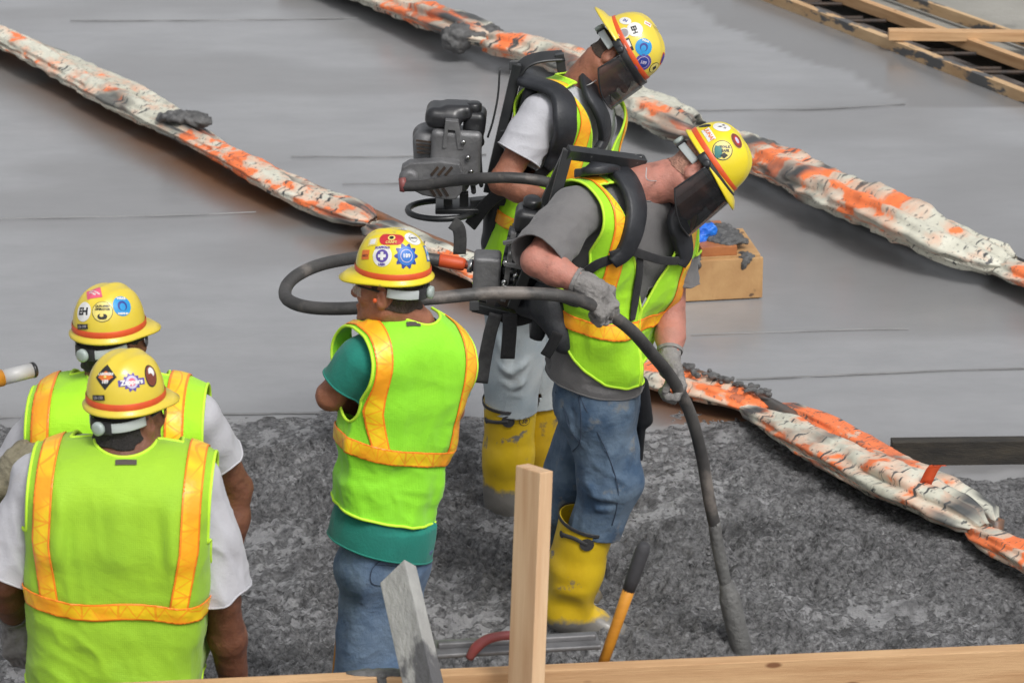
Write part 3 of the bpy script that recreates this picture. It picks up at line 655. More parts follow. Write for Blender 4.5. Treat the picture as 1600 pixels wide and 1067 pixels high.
sheet_roll([(1545, 402, 12), (1580, 415, 22), (1640, 440, 24), (1760, 492, 26)],
           'orange splashed sheeting end at the right edge below the form boards', 8, (.25, .5), mud=((.1, .05),), back=.04)
# rusty side form under the left roll and the right roll
def strip_form(pts, label, h=.10, wd=.045, off=.0, mt='rust_form'):
    g = spline([ground(u, v) for u, v in pts], 6); t = np.gradient(g, axis=0); t /= np.linalg.norm(t, axis=1)[:, None]; nn = np.c_[-t[:, 1], t[:, 0], t[:, 0]*0]
    g = g+nn*off; m = len(g); V = np.vstack([g-nn*wd/2+A(0, 0, -.06), g-nn*wd/2+A(0, 0, h), g+nn*wd/2+A(0, 0, h), g+nn*wd/2+A(0, 0, -.06)])
    F = [(i+a*m, i+1+a*m, i+1+b*m, i+b*m) for i in range(m-1) for a, b in ((0, 1), (1, 2), (2, 3), (3, 0))]+[(0, m, 2*m, 3*m), (4*m-1, 3*m-1, 2*m-1, m-1)]
    return prop(make('side_form', V, F, M[mt], origin=tuple(g[m//2]*A(1, 1, 0))), label=label, cat='side form', group='side forms under the sheeting')
strip_form([(u, v+12) for u, v in LR[:-3]], 'rust brown side form under the left hand line of sheeting', h=.085)
strip_form([(440, -52), (560, -3), (700, 50), (850, 92), (960, 155), (1095, 215), (1250, 290), (1430, 372), (1560, 418), (1760, 505)], 'dark wooden side form under the upper right line of sheeting', h=.07, mt='wood_dark')

# ------------------------------------------------------------------ lumber
def board(name, p0, p1, wd, ht, mt, label=None, cat='board', group=None, parent=None, roll=0, side=None, bev=.003, seed=0, knots=False):
    """box whose local X runs p0 -> p1; wd across, ht along the up side"""
    p0 = np.asarray(p0, float); p1 = np.asarray(p1, float); x = nrm(p1-p0); L_ = np.linalg.norm(p1-p0)
    upv = A(0, 0, 1) if side is None else nrm(side); Fr = frame(x=x, z=upv)
    V, F = box((0, 0, 0), (L_, wd, ht), bev=bev)
    me = bpy.data.meshes.new(name); me.from_pydata([tuple(v) for v in V], [], F); me.materials.append(mt)
    o = bpy.data.objects.new(name, me); C.objects.link(o)
    mw = Matrix([[Fr[0][i], Fr[1][i], Fr[2][i], ((p0+p1)/2)[i]] for i in range(3)]+[[0, 0, 0, 1]])
    if parent is not None:
        o.parent = parent; mw = Matrix.Translation(-Vector(parent['_o']))@mw
    o.matrix_basis = mw; o['_o'] = [float(q) for q in (p0+p1)/2]
    if label: prop(o, label, cat, group)
    return o
def splash(Vc, mt, n, spread, rad, parent=None, name='mortar', label=None, flat=.5, origin=None, cat='mortar'):
    pr = []
    for i in range(n):
        c = np.asarray(Vc)+(rng.random(3)-.5)*spread; r_ = rad*(.5+rng.random()); pr.append(ell(c, (r_*1.4, r_, r_*flat), k=.012))
    V, Q = surf(pr, rad/4.5); V = V+vnorm(V, tri(Q))*(.35*rad*vnoise(V, .5/rad, 91)+.2*rad*vnoise(V, 1.4/rad, 92))[:, None]
    o = make(name, V, Q, mt, parent=parent, origin=origin)
    if label: prop(o, label, cat)
    return o
Z0 = A(0, 0, 1)
gA0, gA1 = ground(1150, -24, .02), ground(1720, 200, .02)
board('form_board', gA0, gA1, .045, .075, M['wood_splashed'], 'long splashed form board along the near edge of the open rebar bay', 'form board')
gB0, gB1 = ground(1250, -28, .05), ground(1720, 144, .05)
board('form_board', gB0, gB1, .045, .06, M['wood'], 'straight clean form board along the far side of the rebar bay', 'form board')
board('cross_timber', ground(1388, 54, .09), ground(1720, 58, .09), .07, .05, M['wood'], 'pine timber laid across the rebar bay', 'timber')
board('edge_board', ground(1340, -28, .03), ground(1760, 120, .03), .03, .06, M['wood_splashed'], 'thin weathered edging strip beyond the rebar bay', 'board')
# bay base and far old concrete
def poly_sheet(name, pts, z, mt, kind='structure'):
    V = np.array([ground(u, v, 0)*A(1, 1, 0)+A(0, 0, z) for u, v in pts]); return prop(make(name, V, [tuple(range(len(pts)))], mt), kind=kind)
poly_sheet('bay_floor', [(1150, -24), (1720, 200), (2400, 460), (2400, 380), (1720, 144), (1250, -28), (700, -190), (620, -180)], -.10, M['base'])
poly_sheet('old_concrete', [(1250, -32), (1720, 140), (2400, 360), (2600, -150), (600, -350), (600, -210)], -.02, M['oldconc'])
mt_root = empty('rebar_mat', ground(1450, 60)*A(1, 1, 0)); prop(mt_root, 'dark ribbed reinforcing bars lying crosswise in the open bay', 'rebar')
da = nrm((gA1-gA0)*A(1, 1, 0)); La = np.linalg.norm(gA1-gA0)
for i in range(22):
    t = .12+i*.19
    if t > La-.05: break
    a = gA0+da*t; 
    # cross to line B at the same Y
    db = (gB1-gB0)*A(1, 1, 0); k = (a[1]-gB0[1])/db[1]
    if not -.2 < k < 1.0: continue
    b = gB0+db*k; L_ = abs(b[0]-a[0])
    zz = .0 if i % 2 else .03
    xs = np.arange(a[0]+.02, b[0]-.02, .012); P_ = np.c_[xs, xs*0+a[1]+.01*math.sin(i), xs*0+zz-.01]
    make('rebar', *tube(P_, .011+.002*(np.arange(len(xs)) % 2), 6), M['rebar'], parent=mt_root)
for off_ in (.10, .24):
    P_ = np.array([gA0+da*t+A(.0, off_, 0)*1.0 for t in np.linspace(0, La, 60)]); P_[:, 2] = -.03
    make('rebar', *tube(P_, .010, 6), M['rebar'], parent=mt_root)
# dark straightedge lying on the slab at right
p0 = ground(1392, 706, .045); p1 = ground(1720, 702, .045)
board('straightedge_board', p0, p1, .05, .095, M['wood_dark'], 'dark concrete stained straightedge board lying on the slab at the right edge', 'straightedge')
# block with mortar and blue glove
root = empty('form_block', ground(1130, 468)); prop(root, 'stained plywood form block topped with mortar behind the grey shirted man', 'form block')
f0 = ground(1058, 474, 0); f1 = ground(1191, 467, 0); x = nrm(f1-f0); y = nrm(A(-x[1], x[0], 0)); L_ = np.linalg.norm(f1-f0); Fb = np.array([x, y, Z0])
make('face_board', *box((f0+f1)/2+Z0*.092+y*.012, (L_, .024, .172), Fb, .002), M['ply'], parent=root, flat=True)
make('core_board', *box((f0+f1)/2+Z0*.10+y*.20, (L_*.97, .34, .17), Fb, .003), M['ply'], parent=root, flat=True)
make('top_batten', *box((f0+f1)/2-x*.0+Z0*.205+y*.20, (L_*.42, .34, .04), Fb, .003), M['ply_red'], parent=root, flat=True)
make('under_strip', *box((f0+f1)/2+Z0*.006+y*.16, (L_*.94, .3, .012), Fb), M['rebar'], parent=root, flat=True)
bc = (f0+f1)/2+Z0*.205+y*.12
def lumps(lst, mt, parent, name='mortar', h=.007):
    pr = [ell(c, r_, F=Fb, k=.02) for c, r_ in lst]; V, Q = surf(pr, h); nn = vnorm(V, tri(Q))
    V = V+nn*(.007*vnoise(V, 60, 93)+.006*vnoise(V, 130, 94))[:, None]; return make(name, V, Q, mt, parent=parent)
lumps([(bc+x*(-.13)-Z0*.012-y*.06, (.045, .07, .026)), (bc+x*(-.10)-Z0*.035-y*.10, (.024, .03, .035)), (bc+x*(.0)+Z0*.022+y*.1, (.11, .12, .012)), (bc+x*.115-Z0*.033-y*.08, (.035, .05, .018)), (bc+x*.10-Z0*.05-y*.105, (.016, .02, .03)),
       (bc+x*.05+Z0*.02+y*.02, (.07, .1, .015))]+[(bc+x*rng.uniform(-.14, .13)+y*rng.uniform(-.02, .2)+Z0*rng.uniform(.0, .018), (.016, .016, .010)) for _ in range(14)], M['mud'], root)
bl = [ell(at(1100, 364, bc[1]+.02), (.042, .03, .036), k=.01), ell(at(1112, 359, bc[1]+.02), (.020, .02, .026), k=.006), ell(at(1094, 373, bc[1]+.0), (.03, .03, .02), k=.01), ell(at(1090, 357, bc[1]+.04), (.012, .02, .018), k=.006)]
V, Q = surf(bl, .004); V = V+vnorm(V, tri(Q))*(.006*(1-2*np.abs(vnoise(V, 38, 95)))+.003*vnoise(V, 90, 96))[:, None]
prop(make('rubber_glove', V, Q, M['blue'], origin=at(1100, 378, bc[1]+.08)), 'crumpled blue rubber glove lying on top of the form block', 'glove')
# crumbs heaped on the roll between the hands and the big roll
cr = []
for i in range(46):
    t = i/45; u = 1068+t*135+rng.uniform(-6, 6); v = 573+t*42+rng.uniform(-5, 6); g = ground(u, v, .14-.03*t); r_ = rng.uniform(.006, .013); cr.append(ell(g, (r_*1.3, r_, r_), k=.006))
V, Q = surf(cr, .006); V = V+vnorm(V, tri(Q))*(.006*vnoise(V, 60, 97))[:, None]
prop(make('mortar_crumbs', V, Q, M['mud'], origin=ground(1130, 600)), 'dark wet crumbs heaped along the sheeting right of the lower gloved hand', 'mortar')
# mortar on the left roll
cr = [ell(ground(285, 182, .16), (.10, .06, .020), k=.03), ell(ground(262, 184, .14), (.06, .05, .022), k=.03), ell(ground(310, 190, .14), (.06, .05, .035), k=.03)]
V, Q = surf(cr, .012); V = V+vnorm(V, tri(Q))*(.010*vnoise(V, 40, 98)+.009*vnoise(V, 90, 99))[:, None]
prop(make('mortar_lump', V, Q, M['mud'], origin=ground(285, 195)), 'dark mortar lump sitting on the long roll at upper left', 'mortar')
cr = [ell(ground(735, 50, .15), (.15, .09, .035), k=.03), ell(ground(715, 62, .12), (.08, .06, .07), k=.03), ell(ground(765, 52, .14), (.07, .05, .035), k=.03)]
V, Q = surf(cr, .012); V = V+vnorm(V, tri(Q))*(.010*vnoise(V, 40, 100)+.009*vnoise(V, 90, 101))[:, None]
prop(make('mortar_lump', V, Q, M['mud'], origin=ground(740, 66)), 'grey mortar slump over the upper roll left of the rear man', 'mortar')
# ribbon tag on the big roll
tg = ground(1440, 735, .20); Vt = []; 
for i in range(7):
    t = i/6; c = tg+A(.012+.05*t, -.02, -.045+.075*math.sin(t*1.9)); Vt += [c+A(-.022, 0, -.0), c+A(.022, 0, .0)]
prop(make('flagging_ribbon', np.array(Vt), [(2*i, 2*i+1, 2*i+3, 2*i+2) for i in range(6)], M['orange_rubber'], origin=tuple(tg), solid=.002), 'small orange ribbon sticking up from the fat roll', 'ribbon')

# ------------------------------------------------------------------ foreground formwork
zt = 1.13
def top_at(u, v): return ground(u, v, zt)
a0, a1 = top_at(-120, 1085), top_at(597, 1052); b0, b1 = top_at(599, 1053), top_at(1720, 1005)
hb = .235
for nm, p, q, lb, mk in (('top_board', a0, a1, 'left hand pine board of the foreground form with a wet drip at its end', 'wood'), ('top_board', b0, b1, 'right hand pine board of the foreground form under the post', 'wood')):
    p = p.copy(); q = q.copy(); p[2] = q[2] = zt-hb/2; y_ = nrm(np.cross(A(0, 0, 1), q-p))
    board('form_board', p-y_*.0, q, .038, hb, M[mk], lb, 'form board', group='foreground form boards')
# plywood wall with studs that carries the boards, and a ledge behind
wr = empty('form_wall', A(0, 7.6, 0)); prop(wr, 'plywood form wall with studs below the foreground boards', 'formwork')
xx = nrm(b1-a0*1.0); xx = nrm(xx*A(1, 1, 0)); yy = A(-xx[1], xx[0], 0); mid = (a0+b1)/2*A(1, 1, 0)
for i in range(3):
    c = mid+xx*(i-1)*1.22-yy*.0; make('plywood_panel', *box(c+Z0*(zt-hb-.002)/2, (1.216, .019, zt-hb-.002), np.array([xx, yy, Z0]), .002), M['ply'], parent=wr, flat=True)
for i in range(7):
    c = mid+xx*(i-3)*.55-yy*.052; make('stud', *box(c+Z0*(zt-.25)/2, (.038, .085, zt-.27), np.array([xx, yy, Z0]), .003), M['wood'], parent=wr, flat=True)
make('ledge', *box(mid+yy*.075+Z0*(zt-.27), (3.4, .11, .038), np.array([xx, yy, Z0]), .003), M['wood'], parent=wr, flat=True)
for i in range(5):
    make('ledge_bracket', *box(mid+xx*(i-2)*.7+yy*.08+Z0*(zt-.375), (.038, .1, .17), np.array([xx, yy, Z0]), .003), M['wood'], parent=wr, flat=True)
# mortar drip at the joint
dj = top_at(598, 1051)
lj = [ell(dj+A(0, -.024, -.01), (.013, .006, .02), k=.01), ell(dj+A(.001, -.024, -.045), (.006, .005, .04), k=.008), ell(dj+A(-.03, 0, .0), (.06, .02, .006), k=.01), ell(dj+A(.05, 0.0, .0), (.09, .02, .006), k=.01)]
V, Q = surf(lj, .003); V = V+vnorm(V, tri(Q))*(.002*vnoise(V, 80, 103))[:, None]
prop(make('mortar_drip', V, Q, M['mud'], origin=tuple(dj)), 'dark mortar dripping down the joint of the foreground boards', 'mortar')
# post: 2x4 turned about its axis
pt = at(835, 731, 7.52); pb = at(822, 1067, 7.44); d_ = nrm(pt-pb); pb = pt-d_*((pt[2]+.02)/d_[2])
ang = R(40); sidev = A(math.sin(ang), -math.cos(ang), 0)
board('post', pb, pt, .090, .040, M['wood_pale'], 'upright pale two by four post in front of the foreground board', 'post', side=A(-math.cos(ang), -math.sin(ang), 0)*1.0)
# leaning grey plank
q0 = at(622, 897, 7.72); q1 = at(661, 1067, 7.36); d_ = nrm(q0-q1)
q1 = q0-d_*1.75
board('plank', q1, q0, .092, .040, M['wood_grey'], 'grey concrete coated plank leaning over the foreground board', 'plank', side=A(-.28, -.95, .1))
# magnesium float with red handle
fl = empty('hand_float', top_at(815, 1024)); prop(fl, 'grey metal hand float with red handle lying on the board beside the post', 'float')
c0 = top_at(680, 1033)+A(0, .022, .012); c1 = top_at(938, 1018)+A(0, .022, .012); xf = nrm(c1-c0); yf = nrm(np.cross(Z0, xf)); Lf = np.linalg.norm(c1-c0)
make('blade', *box((c0+c1)/2+yf*.02, (Lf, .085, .012), np.array([xf, yf, Z0]), .004), M['alu'], parent=fl)
make('rib', *box((c0+c1)/2+yf*.02+Z0*.012, (Lf*.96, .022, .016), np.array([xf, yf, Z0]), .004), M['alu'], parent=fl)
hp = [at(733, 1028, 7.63), at(745, 1010, 7.63), at(765, 997, 7.63), at(795, 992, 7.63), at(825, 994, 7.64), at(843, 1006, 7.64), at(846, 1020, 7.64)]
make('handle', *tube(spline(hp, 6), np.interp(np.linspace(0, 1, 37), [0, .15, .4, .8, 1], [.010, .014, .0115, .0115, .010]), 12), M['red_handle'], parent=fl)
# hammer standing on the ledge
hm = empty('hammer', at(945, 1030, 7.68)); prop(hm, 'orange hammer handle with black grip leaning behind the foreground board', 'hammer')
h0 = at(1008, 848, 7.71); h1 = at(948, 1020, 7.70); hd = nrm(h1-h0); h2 = h1+hd*.17
pp_ = np.array([h0+hd*t for t in (0, .005, .02, .10, .135)]); make('grip', *tube(pp_, [.010, .0155, .018, .0175, .015], 14), M['grip'], parent=hm)
pp_ = np.array([h0+hd*t for t in (.125, .13, .2, np.linalg.norm(h2-h0))]); make('handle', *tube(pp_, [.010, .0155, .0145, .013], 12), M['orange_handle'], parent=hm)
make('head', *box(h2+hd*.012, (.12, .03, .03), frame(x=A(.9, .4, .1), z=-hd), .004), M['rebar'], parent=hm)
# tool handle at left edge and the shovel handle beside the middle man
tp = empty('bull_float_pole', at(-30, 580, 8.6)); prop(tp, 'white tool pole with orange collar and dark tip reaching in at the left edge', 'tool pole')
t0, t1 = at(56, 577, 8.6), at(4, 590, 8.55); td = nrm(t1-t0)
make('tip', *tube(np.array([t0, t0+td*.004, t0+td*.012]), [.018, .0215, .0215], 16), M['black_plastic'], parent=tp)
make('tube', *tube(np.array([t0+td*.012, t1]), [.0205, .0205], 16), M['white_plastic'], parent=tp)
make('collar', *tube(np.array([t1, t1+td*.06]), [.0225, .0225], 16), M['orange_handle'], parent=tp)
make('pole', *tube(np.array([t1+td*.06, t1+td*1.2]), [.018, .018], 14), M['white_plastic'], parent=tp)
# ================================================================== PEOPLE
def limb(a, b, c, ra, rb, rc, k=.02): return [cone(a, b, ra, rb, k=k), cone(b, c, rb, rc, k=k)]
def head_prims(H, Fh, s=1.0):
    """H centre between the ears; Fh rows = left, forward, up"""
    def W(x, y, z): return H+(A(x, y, z)*s)@Fh
    P = [ell(W(0, -.010, .032), A(.075, .093, .088)*s, Fh, k=.02), ell(W(0, .028, -.03), A(.064, .066, .082)*s, Fh, k=.03)]
    for q in (-1, 1): P.append(cone(W(.052*q, .0, -.060), W(.018*q, .078, -.100), .021*s, .019*s, k=.028))
    P += [ell(W(0, .082, -.103), A(.020, .017, .017)*s, Fh, k=.015), cone(W(0, .088, .012), W(0, .114, -.028), .009*s, .0125*s, k=.012)]
    for q in (-1, 1):
        P += [ell(W(.012*q, .104, -.033), A(.010, .011, .008)*s, Fh, k=.008), cone(W(.012*q, .090, .026), W(.044*q, .074, .024), .011*s, k=.014),
              ell(W(.042*q, .062, -.022), A(.022, .022, .018)*s, Fh, k=.02), ell(W(.031*q, .094, .004), A(.015, .012, .010)*s, Fh, k=.010, sign=-1),
              ell(W(.031*q, .080, .003), A(.0135, .0125, .011)*s, Fh, k=.004)]
    P += [cone(W(-.020, .094, -.060), W(.020, .094, -.060), .0075*s, k=.008), cone(W(-.016, .092, -.073), W(.016, .092, -.073), .0085*s, k=.008),
          ell(W(0, .104, -.0665), A(.022, .006, .0025)*s, Fh, k=.004, sign=-1)]
    for q in (-1, 1):
        Fe = frame(x=Fh[0]*q+Fh[1]*-.35, z=Fh[2]+Fh[1]*-.15)
        P += [ell(W(.081*q, -.010, -.008), A(.010, .019, .033)*s, Fe, k=.006), ell(W(.092*q, -.004, -.004), A(.007, .010, .017)*s, Fe, k=.004, sign=-1), ell(W(.077*q, .000, -.030), A(.006, .008, .010)*s, Fe, k=.006)]
    return P
def gloved(*a, **k):
    k2 = dict(k); k2['r'] = k.get('r', 1.0)*.74; return hand_prims(*a, **k2), hand_prims(*a, **k)
def hand_prims(W0, d, palm, thumbside, curl=(1.1, 1.2, .8), spread=.0, r=1.0, tcurl=.6, s=1.0):
    """d wrist->knuckles, palm = direction the palm faces, thumbside = direction of the thumb edge"""
    d = nrm(d); palm = nrm(palm-d*(palm@d)); th = nrm(np.cross(d, palm)); th = th if th@thumbside > 0 else -th
    P = []; kn = lambda o: W0+d*.088*s+th*o*s
    P += [cone(W0-d*.01, W0+d*.03*s, .029*r, .030*r, flat=(palm, 1.25), k=.015)]
    for o in (.030, .010, -.010, -.030): P.append(cone(W0+d*.025*s+th*o*.75*s, kn(o)-d*.004, .0155*r, .0135*r, k=.014))
    P.append(cone(W0+d*.03*s+th*.02*s, W0+d*.06*s-th*.015*s, .017*r, k=.02))
    for i, (o, L) in enumerate(((.031, .98), (.0105, 1.06), (-.010, 1.0), (-.030, .82))):
        a = kn(o); ang = 0; dd = d+th*(o*spread*8)
        for j, (l, rr) in enumerate(((.044, .0115), (.027, .0105), (.022, .0098))):
            ang += curl[j]*(1+.06*(i-1.5)); b = a+(nrm(dd)*math.cos(ang)+palm*math.sin(ang))*l*L*s
            P.append(cone(a, b, rr*r, rr*.95*r, k=.0035)); a = b
    a = W0+d*.022*s+th*.026*s; b = a+nrm(d*.55+th*.75+palm*.35)*.040*s; c = b+nrm(d*.8+th*(.5-tcurl)+palm*(.3+tcurl))*.032*s; e = c+nrm(d*.7+th*(.2-tcurl)+palm*(.4+tcurl))*.026*s
    P += [cone(a, b, .017*r, .0135*r, k=.014), cone(b, c, .0130*r, .0118*r, k=.006), cone(c, e, .0118*r, .0105*r, k=.004)]
    return P
class Person: pass
def torso_frame(S):
    u = nrm(S.N-S.P); l = S.SL-S.SR; l = nrm(l-u*(l@u)); f = np.cross(l, u); S.u, S.l, S.f = u, l, f; S.F = np.array([l, f, u]); S.T = np.linalg.norm(S.N-S.P)
    hl = S.HL-S.HR; hl = nrm(hl*A(1, 1, 0)); S.hl = hl; S.hf = np.cross(hl, A(0, 0, 1)); return S
STN = [(-.02, .165, .115), (.12, .162, .112), (.30, .150, .103), (.50, .158, .108), (.68, .172, .116), (.84, .165, .108)]
def torso(S, ew, ed, k=.05, lo=-9, hi=9, bulge=1.0):
    P = []
    for t, w_, d_ in STN:
        if not lo <= t <= hi: continue
        t2 = t*S.T; m = min(max(t/.5, 0), 1); l = nrm(S.hl*(1-m)+S.l*m); f = nrm(S.hf*(1-m)+S.f*m)
        w2 = w_*S.b+ew; d2 = d_*S.b*S.bd+ed; c = S.P+(S.N-S.P)*t + f*S.lean*math.sin(max(t, 0)*math.pi)
        P.append(cone(c-l*(w2-d2), c+l*(w2-d2), d2, k=k))
    return P
def yoke(S, e, k=.04, reach=1.0):
    P = []
    nb = S.N-S.u*.035
    for s_, sh in ((1, S.SL), (-1, S.SR)):
        P.append(cone(nb+S.l*s_*.03-S.u*.004, nb+(sh-nb)*reach, .044+e, .052+e, k=k, flat=(S.f, .75)))
    return P
def body(S, name, label, skin_m, origin, group=None, wrist_pad=0):
    P = head_prims(S.H, S.Fh, S.hs)
    nk = S.H-S.Fh[2]*.055-S.Fh[1]*.022
    P += [cone(nk, S.N-S.u*.01, .055*S.nk, .062*S.nk, k=.03)]
    P += torso(S, -.036, -.030)+yoke(S, -.014)
    for sh, el, wr in ((S.SL, S.EL, S.WL), (S.SR, S.ER, S.WR)):
        P += [cone(sh, sh+(el-sh)*.35, .056*S.ab, .053*S.ab, k=.03), cone(sh+(el-sh)*.3, el, .050*S.ab, .041*S.ab, k=.02), cone(el, el+(wr-el)*.35, .040*S.ab, .043*S.ab, k=.02), cone(el+(wr-el)*.35, wr, .043*S.ab, .027*S.ab, k=.02)]
        fa = nrm(wr-el); P.append(ell(el-nrm((wr-el)/np.linalg.norm(wr-el)+(sh-el)/np.linalg.norm(sh-el)+1e-3)*.012, (.026, .026, .026), k=.02))
    for hp, kn, an in ((S.HL, S.KL, S.AL), (S.HR, S.KR, S.AR)):
        P += [cone(hp, kn, .070, .052, k=.04), cone(kn, an, .054, .036, k=.03)]
    for h in S.hands:
        P += h
    V, Q = surf(P, .0048); T = tri(Q); V = smooth(V, T, 1, .4)
    dd = (V-S.H)@S.Fh.T
    V = V+vnorm(V, T)*(.0012*vnoise(V, 60, S.seed))[:, None]
    o = make(name, V, Q, skin_m, origin=origin); prop(o, label, 'person', group); S.root = o; S.bV, S.bT = V, T
    return o
def wrinkle(V, N, S, axis, amp, sc=7, st=.35, seed=0, ridg=.5):
    """cloth folds: noise stretched along an axis"""
    ax = nrm(axis); q = V-np.outer((V@ax)*(1-st), ax)
    w_ = V+.03*np.c_[vnoise(V, 5, seed+1), vnoise(V, 5, seed+2), vnoise(V, 5, seed+3)]
    q = w_-np.outer((w_@ax)*(1-st), ax)
    a = vnoise(q, sc, seed); b = 1-2*np.abs(vnoise(q, sc*1.7, seed+9))
    return V+N*((1-ridg)*a*amp+ridg*b*amp*.8+.22*amp*(1-2*np.abs(vnoise(q, sc*3.6, seed+5))))[:, None]
def garment(S, name, prims, m, clips=(), folds=(), h=.007, sm=2, solid=.004, label=None, keepVT=False):
    V, Q = surf(prims, h); T = tri(Q); V = smooth(V, T, sm)
    for ax, amp, sc, st, sd_, mask in folds:
        N = vnorm(V, T); W_ = wrinkle(V, N, S, ax, amp, sc, st, sd_); k = mask(V)[:, None] if mask is not None else 1; V = V+(W_-V)*k
    for c in clips: V, T = clip(V, T, c(V))
    o = make(name, V, T, m, parent=S.root, solid=solid)
    if label: o['label'] = label
    return (o, V, T)
def loc(S, V):
    q = V-S.P; return q@S.l, q@S.f, q@S.u
def bump_folds(V, N, folds):
    """explicit folds: (a, b, width, height) ridges along a segment"""
    d = np.zeros(len(V))
    for a, b, w_, h_ in folds:
        ab = b-a; t = np.clip(((V-a)@ab)/(ab@ab), 0, 1); r_ = np.linalg.norm(V-a-np.outer(t, ab), axis=1); d += h_*np.exp(-(r_/w_)**2)*np.sin(math.pi*np.clip(t, .02, .98))**.5
    return V+N*d[:, None]
def stripe(S, V, T, N_, f_list, uvf, name='reflective_stripe', off=.003, m='tape'):
    W_ = V+N_*off; T_ = T
    # carry the normals' offset; uv computed from position
    VV = W_
    for f in f_list: VV, T_ = clip(VV, T_, f(VV))
    if len(T_) == 0: return None
    return make(name, VV, T_, M[m], parent=S.root if not isinstance(S, tuple) else S[1], uv=uvf(VV), solid=.0022, off=1)
def tsleeve(sh, el, frac, r0, r1):
    e = sh+(el-sh)*frac; return [cone(sh, sh+(e-sh)*.5, r0, (r0+r1)/2, k=.03), cone(sh+(e-sh)*.5, e+(e-sh)*.25, (r0+r1)/2, r1*1.03, k=.02)], e, nrm(el-sh)
def near_axis(V, a, b, r_): # helper: 1 close to the limb
    ab = b-a; t = np.clip(((V-a)@ab)/(ab@ab), 0, 2.0); return np.linalg.norm(V-a-np.outer(t, ab), axis=1) < r_
def shirt(S, m, fr, hem, ew=.012, ed=.014, r0=.072, r1=.082, label=None, neck=.075, amp=.008, hemtilt=None, lowf=.014):
    P = torso(S, ew, ed, lo=-.5)+yoke(S, .002)+torso(S, ew+lowf, ed+lowf, k=.05, hi=.15)
    ends = []
    for sh, el, g in ((S.SL, S.EL, fr[0]), (S.SR, S.ER, fr[1])):
        p_, e, ax = tsleeve(sh, el, g, r0*S.ab, r1*S.ab); P += p_; ends.append((sh, e, ax, el))
    cl = []
    for sh, e, ax, el in ends:
        cl.append(lambda V, sh=sh, e=e, ax=ax: np.where(near_axis(V, sh, e, .17), (V-e)@ax+.006*np.sin(30*(V@A(1, 1, 1))), -1))
    tl = hemtilt if hemtilt is not None else A(0, 0, 0)
    cl.append(lambda V: np.where(np.abs((V-S.P)@S.u-hem) < .35, -((V-S.P)@(S.u+tl)-hem), -1)+0*V[:, 0])
    cl.append(lambda V: neck-np.linalg.norm((V-S.N-S.f*.01)-np.outer((V-S.N)@S.u, S.u), axis=1) if True else 0)
    def neckc(V):
        q = V-(S.N+S.f*.012); a = q@S.u; r_ = np.linalg.norm(q-np.outer(a, S.u), axis=1); return np.where(a > -.09, neck-r_, -1)
    cl[-1] = neckc
    folds = [(S.u+.3*S.l, amp, 6, .4, S.seed+3, lambda V: np.clip(1.2-((V-S.P)@S.u)/(S.T*1.1), .35, 1))]
    for sh, e, ax, el in ends: folds.append((nrm(ax+.8*np.cross(ax, S.f)), amp*1.0, 8, .45, S.seed+13, lambda V, sh=sh, e=e: near_axis(V, sh, e, .13)*np.clip(np.linalg.norm(V-sh, axis=1)/.12, 0, 1)))
    o, V, T = garment(S, 'shirt', P, m, cl, folds, label=label)
    S.shirt = o; S.sV, S.sT, S.sM = V, T, m
    return o
